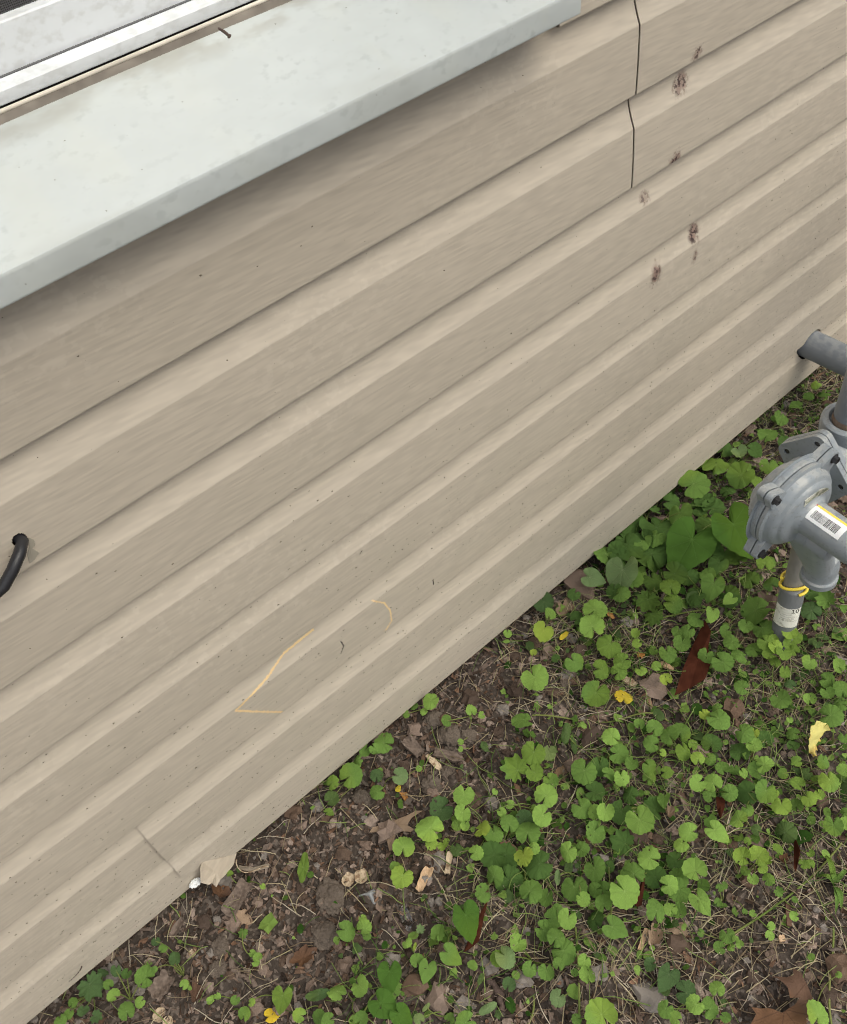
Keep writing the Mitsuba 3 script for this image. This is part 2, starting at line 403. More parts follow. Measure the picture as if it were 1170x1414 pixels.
gx, gy = axis(-1.45, 1.0, 0.0044, 130), axis(-1.15, 0.10, 0.0044, 130)
GX, GY = np.meshgrid(gx, gy, indexing='ij')
GZ = height(GX, GY)
gi, gj = np.meshgrid(np.arange(len(gx) - 1), np.arange(len(gy) - 1), indexing='ij')
gq = np.stack([gi * len(gy) + gj, (gi + 1) * len(gy) + gj, (gi + 1) * len(gy) + gj + 1, gi * len(gy) + gj + 1], -1).reshape(-1, 4)
solo('ground', (np.stack([GX, GY, GZ], -1).reshape(-1, 3), gq), 'soil', 'dark brown crumbly soil of the garden bed along the house wall', kind='structure', smooth=True)


def hgt(x, y):
    return float(height(np.array([x]), np.array([y]))[0])


# ------------------------------------------------------------------ the house wall with its siding panels
wall = thing('house_wall', 'house wall clad in tan vinyl siding with dark smears and dirt specks', 'wall')


def course(i, lip=0.0, last=False):
    """(y, z) of one course from under the lip above down to its own butt edge."""
    zt, zb = Z0 - i * E, Z0 - (i + 1) * E + (0.006 if last else 0)
    pts = [(DEP + 0.0008, zt + 0.006), (DEP + 0.0004, zt)]
    for t in np.linspace(0.03, 0.975, 16):         # the hollow cove of a Dutch lap
        pts.append((DEP * (1 - t ** 1.65), zt - BEV * t))
    for a in (0.4, 0.75, 1.0):                     # tight break
        pts.append((DEP * 0.043 * (1 - a) ** 2, zt - BEV * (0.975 + 0.05 * a)))
    zf = zt - BEV * 1.025
    for t in np.linspace(0, 1, 17)[1:-1]:
        pts.append((-0.0006 * math.sin(math.pi * t) - lip * t, zf + (zb + 0.0022 - zf) * t))
    for a in np.linspace(0, math.pi / 2, 6):
        pts.append((0.0022 * (1 - math.cos(a)) - lip, zb + 0.0022 * (1 - math.sin(a))))
    pts += [(DEP + 0.0008, zb + 0.0010)]
    return pts


def panel_points(i0, n, last=False):
    pts = []
    for k in range(n):
        pts += course(i0 + k, 0.0016 if k == n - 1 else 0.0, last and k == n - 1)
    return pts


def xs_between(x0, x1, fine=()):
    xs = set(np.round(np.r_[np.arange(x0, x1, 0.06), x1], 5))
    for a, b, s in fine:
        xs |= set(np.round(np.arange(max(a, x0), min(b, x1), s), 5))
    xs = np.array(sorted(xs))
    return xs[np.r_[True, np.diff(xs) > 1e-4]]


def panel(i0, n, x0, x1, last=False, fine=(), drop=None, shift=0.0, label=None, name='siding_panel'):
    seed = i0 * 7 + 40

    def bow(v):
        q = np.stack([v[..., 0] * 0.9, np.full(v.shape[:2], seed * 3.1), v[..., 2] * 0.0], -1)
        v[..., 2] += 0.0024 * (meshkit.fbm(q * 1.7, 2, seed) - 0.5)
        v[..., 1] += 0.0014 * (meshkit.fbm(q * 3.1 + 9, 2, seed) - 0.5) + 0.0003 * (meshkit.noise(v * [7, 0, 13], seed) - 0.5) - shift
        return v
    xs = xs_between(x0, x1, fine)
    pts = np.array(panel_points(i0, n, last))
    if fine:                                        # denser profile where a hole is cut
        s = [pts[0]]
        for a, b in zip(pts[:-1], pts[1:]):
            m = max(1, int(np.ceil(np.linalg.norm(b - a) / 0.0022)))
            s += [a + (b - a) * k / m for k in range(1, m + 1)]
        pts = np.array(s)
    v, q = sweep_profile(pts, xs, bow)
    k = len(pts)                                    # the cut ends show the thickness of the sheet
    for e in (0, len(xs) - 1):
        a = np.arange(e * k, e * k + k)
        c = np.arange(k) + len(v)
        v = np.vstack([v, v[a] + [0, 0.0012, 0]])
        q = np.vstack([q, np.stack([a[:-1], a[1:], c[1:], c[:-1]], 1)])
    if drop is not None:
        c = v[q].mean(1)
        q = q[~drop(c)]
    return part(wall, name, (v, q), 'vinyl_siding', smooth=32, label=label)


SILL_END = float(at(802, 20, y=-0.04)[0])
XL, XR = -3.2, 2.6
WTOP = 16                                            # courses built above the bottom of the sill
cable_hole = at(26, 744, y=0)
pipe_at = at(1117, 474, y=0)
broken = Polygon([tuple(at(*q, y=0)[[0, 2]]) for q in ((244, 1212), (250, 1205), (262, 1201), (273, 1195), (281, 1188), (300, 1184), (327, 1178), (336, 1200), (260, 1290), (220, 1260))])
tear = Polygon([tuple(at(*q, y=0)[[0, 2]]) for q in ((1110, 517), (1103, 533), (1106, 540), (1190, 520), (1190, 452), (1150, 473), (1120, 500))])


def hole(c, p, r):
    return (c[:, 0] - p[0]) ** 2 + (c[:, 2] - p[2]) ** 2 < r * r


def inside(c, poly):
    b = poly.bounds
    m = (c[:, 0] > b[0]) & (c[:, 0] < b[2]) & (c[:, 2] > b[1]) & (c[:, 2] < b[3])
    for k in np.nonzero(m)[0]:
        m[k] = poly.contains(Point(c[k, 0], c[k, 2]))
    return m


SEAM2 = float(at(190, 1143, y=DEP * 0.8)[0])
panel(0, 2, XL, -0.0010, fine=[(cable_hole[0] - 0.012, cable_hole[0] + 0.012, 0.0008)], drop=lambda c: hole(c, cable_hole, 0.0066))
panel(0, 2, 0.0010, XR, shift=0.0008)
panel(0, 2, -0.014, 0.014, shift=-0.0045, name='under_lap')
panel(2, 2, XL, -1.9)
panel(2, 2, -1.898, XR)
panel(4, 2, XL, 1.25)
panel(4, 2, 1.253, XR)
panel(6, 2, XL, SEAM2 + 0.06, last=True, label='lower siding panel whose end shows under the broken corner')
panel(6, 2, SEAM2, XR, last=True, shift=0.0046, label='bottom siding panel with a broken corner and a torn edge at the pipe',
      fine=[(SEAM2, SEAM2 + 0.10, 0.002), (pipe_at[0] - 0.05, pipe_at[0] + 0.05, 0.0016)],
      drop=lambda c: inside(c, broken) | hole(c, pipe_at, 0.0315))
panel(-2, 2, SILL_END + 0.012, XR)                  # beside the window and above it, out of the picture
for k in range(-4, -WTOP - 1, -2):
    panel(k, 2, SILL_END + 0.012, XR)
ZTOP = Z0 + WTOP * E
part(wall, 'sheathing', box(XL, XR, 0.018, 0.15, 0.012, Z0 - 0.004), 'dark_gap')
part(wall, 'sheathing', box(SILL_END + 0.02, XR, 0.018, 0.15, Z0 - 0.0035, ZTOP), 'dark_gap')
part(wall, 'foundation', box(XL, XR, 0.032, 0.30, -0.4, 0.0115), 'concrete')

# the broken bottom corner: a bent flap, its white torn edge
fl = [at(279, 1190, y=-0.004), at(303, 1185, y=-0.006), at(326, 1178, y=-0.004), at(322, 1194, y=-0.013), at(311, 1208, y=-0.02), at(304, 1214, y=-0.024), at(298, 1225, y=-0.028), at(292, 1219, y=-0.026), at(288, 1222, y=-0.026), at(277, 1219, y=-0.021), at(276, 1200, y=-0.012)]


def plate(pts, th, n=None):
    """A thin bent plate over a ring of points, fanned from its middle."""
    p = np.asarray(pts, float)
    c = p.mean(0)
    k = len(p)
    nn = np.cross(p - c, np.roll(p, -1, 0) - c).sum(0)
    nn /= np.linalg.norm(nn)
    v = np.vstack([p, c, p - nn * th, c - nn * th])
    f = []
    for i in range(k):
        j = (i + 1) % k
        f += [[i, j, k], [k + 1 + j, k + 1 + i, 2 * k + 1], [i, k + 1 + i, k + 1 + j], [i, k + 1 + j, j]]
    return trimesh.Trimesh(v, f, process=False)


part(wall, 'broken_flap', plate(fl, 0.0013), 'tan_vinyl', label='torn tan flap of vinyl bent out at the broken corner')

# ------------------------------------------------------------------ the window above: sill, track, sash and screen
win = thing('window', 'white window with a broad weathered pale sill and an insect screen', 'window')
WX0 = -2.6


def zat(row, y):
    return float(at(0, row, y=y)[2])


SF = -0.04
zb_, zt_ = zat(430, SF), zat(378, SF)
SB = 0.083
zback = zat(172, SB)
sill_prof = [(0.012, zb_ + 0.002), (SF + 0.004, zb_ + 0.0005), (SF + 0.001, zb_ + 0.0008), (SF, zb_ + 0.0025), (SF - 0.0005, zt_ - 0.004), (SF + 0.0008, zt_ - 0.0012), (SF + 0.004, zt_ + 0.0003)]
sill_prof += [(SF + 0.004 + (SB + 0.012 - SF - 0.004) * t, zt_ + 0.0003 + (zback + 0.003 - zt_) * t) for t in np.linspace(0, 1, 12)[1:]]
sx = np.r_[np.arange(WX0, SILL_END, 0.02), SILL_END]


def sill_bow(v):
    v[..., 2] += 0.0016 * (meshkit.fbm(np.stack([v[..., 0] * 4, v[..., 1] * 14, v[..., 0] * 0], -1), 2, 5) - 0.5)
    v[..., 1] += 0.0012 * (meshkit.noise(v * [5, 0, 40], 3) - 0.5) * (v[..., 1] < SF + 0.01)
    return v


v, q = sweep_profile(sill_prof[::-1], sx, sill_bow)
v2 = v.reshape(len(sx), -1, 3)
k = v2.shape[1]
endf = [[(len(sx) - 1) * k + i, (len(sx) - 1) * k + i + 1, (len(sx) - 1) * k, (len(sx) - 1) * k] for i in range(1, k - 1)]
part(win, 'sill', (v, np.vstack([q, np.array(endf)])), 'painted_sill', smooth=35, label='broad pale sill with grey weathering and rounded front edge')
YB = 0.088


def strip(prof, bsdf, name, smooth=35, x0=WX0, x1=SILL_END - 0.004, **k):
    v, q = sweep_profile(prof, [x0, (x0 + x1) / 2, x1])
    return part(win, name, (v, q), bsdf, smooth=smooth, **k)


cz = zat(160, YB)
strip([(YB + 0.001, cz + 0.001), (YB - 0.001, cz), (SB + 0.001, zat(170, SB) - 0.001), (SB - 0.0015, zback - 0.0012)], 'tan_caulk', 'caulk_line', label='dirty tan caulk line behind the sill')
rz = zat(155.5, YB)
ring = [(YB + 0.0016 + 0.0016 * math.sin(a), rz + 0.0017 * math.cos(a)) for a in np.linspace(0.5, -2.9, 9)]
strip(ring, 'ivory_trim', 'track_bead', smooth=True, label='ivory bead along the bottom of the window frame')
YF = 0.097
f0, f1 = zat(147.5, YF), zat(125, YF)
strip([(YF + 0.03, f0 - 0.0005), (YF + 0.002, f0 - 0.0025), (YB + 0.002, rz - 0.006)], 'brown_gap', 'drain_gap')
YL = YF + 0.012
l1 = zat(109.5, YL)
strip([(YL + 0.02, l1 + 0.0006), (YL, l1), (YL - 0.003, l1 - 0.0004), (YF + 0.003, f1 + 0.0012), (YF + 0.0012, f1 + 0.0004), (YF, f1 - 0.001), (YF, f0 + 0.001), (YF + 0.0006, f0), (YF + 0.02, f0 - 0.0003)], 'white_vinyl', 'frame')
strip([(YL + 0.006, l1 + 0.0010), (YL + 0.0012, l1 + 0.0009), (YL + 0.0011, l1 - 0.0002)], 'screen_wire', 'gasket')
YS = YL + 0.004
s0, s1 = zat(107.5, YS), zat(30, YS)
strip([(YS + 0.012, s1 + 0.001), (YS + 0.0012, s1), (YS, s1 - 0.0012), (YS - 0.0005, (s0 + s1) / 2), (YS, s0 + 0.0006), (YS + 0.015, s0)], 'white_vinyl', 'sash_rail')
YM = YS + 0.010
m0 = zat(26, YM)
strip([(YM + 0.004, m0 + 0.0008), (YM - 0.001, m0 + 0.0006), (YM - 0.002, s1 + 0.0005)], 'white_vinyl', 'screen_frame')
MX0, MX1, MZ1 = -1.25, -0.55, m0 + 0.06
wires = [box(MX0, MX1, YM + 0.0018, YM + 0.0022, z, z + 0.00042) for z in np.arange(m0 + 0.001, MZ1, 0.00155)]
wires += [box(x, x + 0.00042, YM + 0.0013, YM + 0.0017, m0, MZ1) for x in np.arange(MX0, MX1, 0.00155)]
part(win, 'insect_screen', cat(wires), 'screen_wire', stuff=True)
part(win, 'pane', box(WX0, SILL_END - 0.02, YM + 0.022, YM + 0.026, m0 - 0.01, Z0 + 11 * E), {'type': 'ref', 'id': 'window_glass'} and 'window_glass')
part(win, 'room_dark', box(WX0, SILL_END - 0.01, YM + 0.20, YM + 0.22, Z0 - 0.1, ZTOP), 'dark_gap')
part(win, 'side_casing', box(SILL_END - 0.05, SILL_END - 0.002, YL + 0.002, YM + 0.05, zback + 0.045, Z0 + 11 * E), 'white_vinyl')
# the tan channel that holds the siding beside the sill
jx = SILL_END
jch = cat([box(jx + 0.0015, jx + 0.0085, -0.0135, 0.012, Z0 + 0.0305, ZTOP - 0.01), box(jx + 0.0086, jx + 0.020, -0.0135, -0.0122, Z0 + 0.032, ZTOP - 0.01)])
part(wall, 'side_channel', jch, 'tan_vinyl')

# ------------------------------------------------------------------ black cable out of the wall
h = cable_hole
cab = spline([(h[0], 0.03, h[2] + 0.001), (h[0], 0.005, h[2] + 0.001), (h[0] - 0.0005, -0.010, h[2] - 0.003), at(24, 768, y=-0.018), at(16, 792, y=-0.021), at(2, 813, y=-0.022), at(-18, 830, y=-0.022), (-1.02, -0.03, 0.60), (-1.2, -0.04, 0.35), (-1.32, -0.05, 0.03), (-1.5, -0.06, 0.004)], 70)
solo('cable', tube(cab, 0.0054, 16), 'black_rubber', 'black cable coming out of a hole in the tan siding', 'cable', smooth=40)
rim = [at(34 + 5, 741, y=-0.001), at(46, 745, y=-0.001), at(48, 750, y=-0.001), at(44, 756, y=-0.001), at(53, 762, y=-0.001), at(46, 772, y=-0.001), at(40, 777, y=-0.001), at(37, 764, y=-0.001), at(40, 754, y=-0.001), at(37, 748, y=-0.001)]
solo('sealant_smear', plate([p + [0, -0.0012 * rng.random(), 0] for p in rim], 0.0014), rough((0.30, 0.275, 0.225), 0.5, 0.4), 'smear of old grey sealant on the siding beside the black cable', 'sealant', smooth=60)

# ------------------------------------------------------------------ gas regulator, riser and pipes
H = np.array([math.cos(math.radians(6)), -math.sin(math.radians(6)), 0.0])
OUT = np.array([-H[1] * -1 * -1, -H[0], 0.0])
OUT = np.array([H[1], -H[0], 0.0])
UP = np.array([0, 0, 1.0])
SCL = 0.79
DC = at(1092, 694, y=-0.315)
SC = ppm(DC)


def loc(h, o, u):
    return DC + (H * h + OUT * o + UP * u) * SCL




def sframe(*a):
    F = frame(*a)
    F[:3, :3] *= SCL
    return F


DF = sframe(DC, OUT, H)
reg = thing('gas_regulator', 'grey cast gas pressure regulator with round diaphragm case and barcode sticker', 'gas regulator')
R = 0.079
back = [(0.0, -0.042), (0.038, -0.042), (0.052, -0.039), (0.059, -0.033), (0.0625, -0.026), (0.0645, -0.018), (0.067, -0.0135), (0.072, -0.0125), (0.082, -0.0125), (0.087, -0.0122), (R, -0.0115), (R + 0.001, -0.009), (R + 0.001, -0.0035), (R, -0.001), (R - 0.004, -0.0004)]
front = [(R - 0.004, 0.0004), (R, 0.001), (R + 0.001, 0.0035), (R + 0.001, 0.0075), (R - 0.001, 0.0086), (R - 0.0035, 0.0092), (R - 0.0050, 0.0100), (R - 0.0065, 0.0130), (R - 0.0080, 0.0180), (R - 0.0115, 0.0225), (R - 0.0160, 0.0246), (R - 0.0185, 0.0262), (R - 0.0205, 0.0300), (R - 0.0240, 0.0325), (R - 0.0290, 0.0338), (0.0420, 0.0343), (0.0370, 0.0355), (0.0330, 0.0390), (0.0310, 0.0430)]
part(reg, 'rear_case', lathe(back, DF, 72), 'grey_casting', smooth=28)
part(reg, 'front_cover', lathe(front, DF, 72), 'grey_casting', smooth=28)
part(reg, 'gasket', lathe([(R - 0.003, -0.0009), (R - 0.003, 0.0009)], DF, 48), 'black_bolt', smooth=True)
bo = 0.0665
for sh, su in ((-1, 1), (1, 1), (-1, -1), (1, -1)):
    dirv = np.array([sh, su]) / math.sqrt(2)
    c = np.array([sh * bo, su * bo])
    for o0, o1 in ((-0.014, -0.0012), (0.0012, 0.0125)):
        pts = [loc(c[0] + dirv[0] * a, o, c[1] + dirv[1] * a) for a in (-0.020, 0.004) for o in (o0 + 0.004, o1 - 0.004)]
        part(reg, 'ear', man(hull_spheres(pts, [0.0155, 0.0155, 0.0125, 0.0125] if False else 0.0045, 12)) if False else man(m3.Manifold.batch_hull(
            [m3.Manifold.cylinder(o1 - o0, 0.0098, 0.0090 if o0 > 0 else 0.0098, 24).translate([c[0] + dirv[0] * 0.003, c[1] + dirv[1] * 0.003, o0]),
             m3.Manifold.cylinder(o1 - o0, 0.018, 0.017, 24).translate([c[0] - dirv[0] * 0.016, c[1] - dirv[1] * 0.016, o0])]).transform(np.asarray(DF[:3], float))), 'grey_casting', smooth=35)
    bolt = m3.Manifold.cylinder(0.0075, 0.0068, 0.0064, 6).translate([c[0], c[1], 0.0125]) + m3.Manifold.cylinder(0.0015, 0.0085, 0.0085, 24).translate([c[0], c[1], 0.0122]) - m3.Manifold.cylinder(0.004, 0.0028, 0.0032, 6).translate([c[0], c[1], 0.0172])
    part(reg, 'bolt', man(bolt.transform(np.asarray(DF[:3], float))), 'black_bolt', smooth=30)
NR = 0.030
NL = 0.135
nose = [(NR + 0.001, 0.040), (NR, 0.046), (NR - 0.001, NL - 0.01), (NR - 0.003, NL - 0.004), (NR - 0.006, NL), (0.001, NL)]
part(reg, 'spring_barrel', lathe(nose, DF, 48), 'grey_casting', smooth=28)
# relief stub under the barrel and the vent below it
SH, SU = 0.006, -0.046
F2 = sframe(loc(SH, 0, SU), OUT, H)
part(reg, 'relief_stub', lathe([(0.026, 0.025), (0.0225, 0.033), (0.021, 0.040), (0.021, 0.086), (0.020, 0.089), (0.017, 0.0905), (0.001, 0.091)], F2, 40), 'grey_casting', smooth=28)
part(reg, 'stub_rib', lathe([(0.0212, 0.048), (0.0228, 0.049), (0.0228, 0.051), (0.0212, 0.052)], F2, 40), 'grey_casting', smooth=28)
VC = at(1131, 795, y=DC[1] - 0.046)
F3 = sframe([VC[0], VC[1], VC[2]], [0, 0, 1])
part(reg, 'vent', lathe([(0.001, -0.008), (0.024, -0.008), (0.030, -0.0072), (0.0318, -0.005), (0.0318, 0.006), (0.0305, 0.0076), (0.0275, 0.0082), (0.0272, 0.012), (0.0282, 0.022), (0.0275, 0.040), (0.022, 0.058), (0.010, 0.066)], F3, 48), 'grey_casting', smooth=28)
# neck that joins the relief stub to the vent and the case
part(reg, 'neck', man(m3.Manifold.batch_hull([m3.Manifold.sphere(0.0165, 32).translate(loc(SH, 0.060, SU).tolist()), m3.Manifold.sphere(0.019, 32).translate([VC[0], VC[1], VC[2] + 0.017]), m3.Manifold.sphere(0.0175, 32).translate(loc(SH, 0.022, SU - 0.004).tolist())])), 'grey_casting', smooth=40)
# nameplate on the upper right of the cover
pl = m3.Manifold.cube([0.075, 0.016, 0.0024]).translate([-0.020, 0.0335, 0.0328])
pl = pl ^ m3.Manifold.cylinder(0.1, 0.0515, 0.0515, 48)
part(reg, 'nameplate', man(pl.transform(np.asarray(DF[:3], float))), 'nameplate_metal', smooth=30, label='worn bare aluminium nameplate on the grey cover')


def on_barrel(u0, u1, a0, a1, rad, th, F, n=14, tone=None):
    """A sticker that follows the barrel: u along the axis, a the angle about it."""
    ang = np.linspace(a0, a1, n)
    v = np.concatenate([np.stack([r * np.cos(ang), r * np.sin(ang), np.full(n, u)], 1) for r in (rad, rad + th) for u in (u0, u1)])
    f = []
    for i in range(n - 1):
        a, b, c, d = i, n + i, 2 * n + i, 3 * n + i
        f += [[c, d, d + 1, c + 1], [a, a + 1, b + 1, b], [a, c, c + 1, a + 1], [b, b + 1, d + 1, d]]
    f += [[0, n, 3 * n, 2 * n], [n - 1, 3 * n - 1, 4 * n - 1, 2 * n - 1]]
    m = trimesh.Trimesh(v, np.vstack([np.array(f)[:, [0, 1, 2]], np.array(f)[:, [0, 2, 3]]]), process=False)
    m.apply_transform(F)
    return m


# F axes: x = H (right), y = cross(OUT, H); angle measured from H towards that
ys = float(DF[:3, 1] @ UP)
ANG = lambda deg: math.radians(deg) * (1 if ys > 0 else -1)
stk = part(reg, 'barcode_sticker', on_barrel(0.042, 0.104, ANG(91), ANG(140), NR, 0.0006, DF), 'label_white', smooth=40, label='white sticker with a black barcode and a yellow edge')
part(stk, 'yellow_edge', on_barrel(0.045, 0.1038, ANG(83), ANG(91), NR, 0.0007, DF, 5), 'label_yellow', smooth=40)
part(stk, 'red_corner', on_barrel(0.0405, 0.0438, ANG(83), ANG(91), NR, 0.0007, DF, 5), 'label_red', smooth=40)
u = 0.049
bars = []
for k in range(30):
    w = rng.choice([0.0005, 0.0005, 0.0009, 0.0013])
    bars.append(on_barrel(u, u + w, ANG(104), ANG(130), NR + 0.0005, 0.0003, DF, 6))
    u += w + rng.choice([0.0006, 0.0006, 0.001])
    if u > 0.096:
        break
part(stk, 'barcode', cat(bars), 'label_ink')
# diamond flange between the regulator and the outlet elbow
FX = 0.088
tips = [at(*q, x=FX)[1:] for q in ((1092, 619), (1134, 609), (1166, 668), (1122, 690))]
FC = np.array([FX, np.mean([q[0] for q in tips]), np.mean([q[1] for q in tips])])


def flange(x0, x1):
    m = m3.Manifold.batch_hull([m3.Manifold.cylinder(x1 - x0, 0.013, 0.013, 24).translate([float(a), float(b), 0]) for a, b in tips])
    for a, b in tips:
        m = m - m3.Manifold.cylinder(0.1, 0.0045, 0.0045, 16).translate([float(a), float(b), -0.02])
    F = np.eye(4)
    F[:3, 0], F[:3, 1], F[:3, 2], F[:3, 3] = [0, 1, 0], [0, 0, 1], [1, 0, 0], [FX + x0, 0, 0]
    return man(m.transform(F[:3]))


part(reg, 'flange', flange(-0.009, -0.0007), 'grey_casting', smooth=30)
part(reg, 'flange', flange(0.0007, 0.010), 'grey_casting', smooth=30)
for a, b in tips:
    part(reg, 'flange_bolt', lathe([(0.0, -0.0075), (0.0040, -0.0075), (0.0040, 0.0)], frame([FX, float(a), float(b)], [1, 0, 0]), 6), 'black_bolt')
part(reg, 'valve_body', man(m3.Manifold.batch_hull([m3.Manifold.sphere(0.030, 32).translate((FC + [-0.02, 0.005, -0.005]).tolist()), m3.Manifold.sphere(0.029, 32).translate(loc(0.0, -0.03, -0.02).tolist())])), 'grey_casting', smooth=40)
PB = at(1174, 579, y=FC[1] + 0.0)
elb = np.array([PB[0], FC[1], FC[2] + 0.004])
part(reg, 'outlet_elbow', man(m3.Manifold.batch_hull([m3.Manifold.sphere(0.037, 32).translate((FC + [0.028, 0, 0]).tolist()), m3.Manifold.sphere(0.037, 32).translate(elb.tolist())]) + m3.Manifold.batch_hull([m3.Manifold.sphere(0.035, 32).translate(elb.tolist()), m3.Manifold.sphere(0.033, 32).translate([elb[0], elb[1], PB[2] - 0.028])])), 'grey_casting', smooth=40)
part(reg, 'outlet_collar', lathe([(0.030, -0.034), (0.0365, -0.024), (0.0375, -0.006), (0.0365, -0.001), (0.033, 0.0012), (0.028, 0.0008), (0.0255, -0.004), (0.0245, -0.012)], frame([PB[0], PB[1], PB[2] + 0.002], [0, 0, 1]), 48), 'grey_casting', smooth=30)
bn = loc(-0.022, -0.012, -0.098)
part(reg, 'plug', lathe([(0.009, 0.0), (0.009, 0.022), (0.007, 0.025), (0.0, 0.025)][::-1], frame(bn + UP * 0.022, [0, 0, -1]), 8), 'grey_casting', smooth=20)

up = thing('outlet_pipe', 'upright grey painted pipe rising from the regulator collar', 'pipe')
PR = 0.0225
part(up, 'pipe', tube([[PB[0], PB[1], PB[2] - 0.02], [PB[0], PB[1], PB[2] + 0.09], [PB[0], PB[1], PB[2] + 0.30]], PR, 32), 'grey_pipe_paint', smooth=40)
part(up, 'rust_ring', lathe([(PR + 0.0004, -0.004), (PR + 0.0012, 0.0), (PR + 0.0004, 0.008)], frame(PB, [0, 0, 1]), 32), 'rust', smooth=40, label='rusty ring where the pipe enters the collar')
zc = float(at(1162, 522, y=PB[1])[2])
part(up, 'coupling', lathe([(PR, -0.006), (PR + 0.0045, -0.0055), (PR + 0.0055, -0.002), (PR + 0.0055, 0.055), (PR + 0.0045, 0.060), (PR, 0.0605)], frame([PB[0], PB[1], zc], [0, 0, 1]), 40), 'grey_pipe_paint', smooth=30)

wp = thing('wall_pipe', 'grey painted pipe leaving a hole in the siding near the ground', 'pipe')
WR = 0.0275
part(wp, 'pipe', tube([[pipe_at[0], 0.10, pipe_at[2]], [pipe_at[0], 0.0, pipe_at[2]], [pipe_at[0], -0.30, pipe_at[2]]], WR, 40), 'grey_pipe_paint', smooth=40)
part(wp, 'elbow', tube(spline([[pipe_at[0], -0.29, pipe_at[2]], [pipe_at[0], -0.33, pipe_at[2] + 0.008], [pipe_at[0], -0.345, pipe_at[2] + 0.05], [pipe_at[0], -0.347, pipe_at[2] + 0.45]], 16), WR + 0.001, 32), 'grey_pipe_paint', smooth=40)

rs = thing('gas_riser', 'gas riser pipe in a dark sleeve standing in the leaves under the regulator', 'pipe')
RB = at(1078, 886, z=-0.004)
RT = at(1099, 797, y=-0.312)
ax = (RT - RB) / np.linalg.norm(RT - RB)
LEN = float(np.linalg.norm(RT - RB))
RF = frame(RB, ax)
part(rs, 'sleeve', lathe([(0.0186, -0.03), (0.0186, LEN * 0.84), (0.0172, LEN * 0.86), (0.0150, LEN * 0.88)], RF, 40), 'dark_sleeve', smooth=35)
part(rs, 'pipe', lathe([(0.0152, LEN * 0.7), (0.0152, LEN + 0.14)], RF, 32), 'dull_steel', smooth=True)
part(rs, 'base_ring', lathe([(0.0205, -0.03), (0.0205, 0.020), (0.0186, 0.024)], RF, 32), 'dark_sleeve', smooth=35)
tg = part(rs, 'tag', on_barrel(LEN * 0.36, LEN * 0.64, math.radians(-222), math.radians(-88), 0.0187, 0.0006, RF, 18), 'label_old', smooth=40, label='dirty white paper tag wrapped round the dark sleeve')
txt = meshkit.text_mesh('10', 0.0075, 0.001)
tv = np.array(txt.vertices)
phi = math.radians(-128) + (tv[:, 0] - 0.004) / 0.0190
rr = 0.0192 + tv[:, 2] * 0.4
txt.vertices = np.stack([rr * np.cos(phi), rr * np.sin(phi), LEN * 0.585 + tv[:, 1]], 1)
txt.apply_transform(RF)
part(tg, 'number', txt, 'label_ink')
lines = [on_barrel(LEN * z, LEN * z + 0.0005, math.radians(-185 + a), math.radians(-150 + b), 0.0192, 0.0003, RF, 6) for z, a, b in ((0.46, 0, 40), (0.49, 4, 30), (0.52, 0, 36), (0.55, 6, 20))]
part(tg, 'print', cat(lines), rough((0.25, 0.24, 0.22), 0.6, 0.3))
wt = np.linspace(0, 1.72 * 2 * math.pi, 80)
coil = np.stack([(0.0195 + 0.001 * np.sin(3 * wt)) * np.cos(wt + 1.0 + math.pi), (0.0195 + 0.001 * np.sin(3 * wt)) * np.sin(wt + 1.0 + math.pi), LEN * 0.93 + 0.012 * (wt / wt[-1] - 0.5) * 2 + 0.004 * np.sin(wt + 0.4)], 1)
coil = trimesh.transform_points(coil, RF)
solo('tracer_wire', tube(coil, 0.0024, 10), 'yellow_wire', 'yellow tracer wire coiled round the gas riser under the regulator', 'wire', smooth=40)


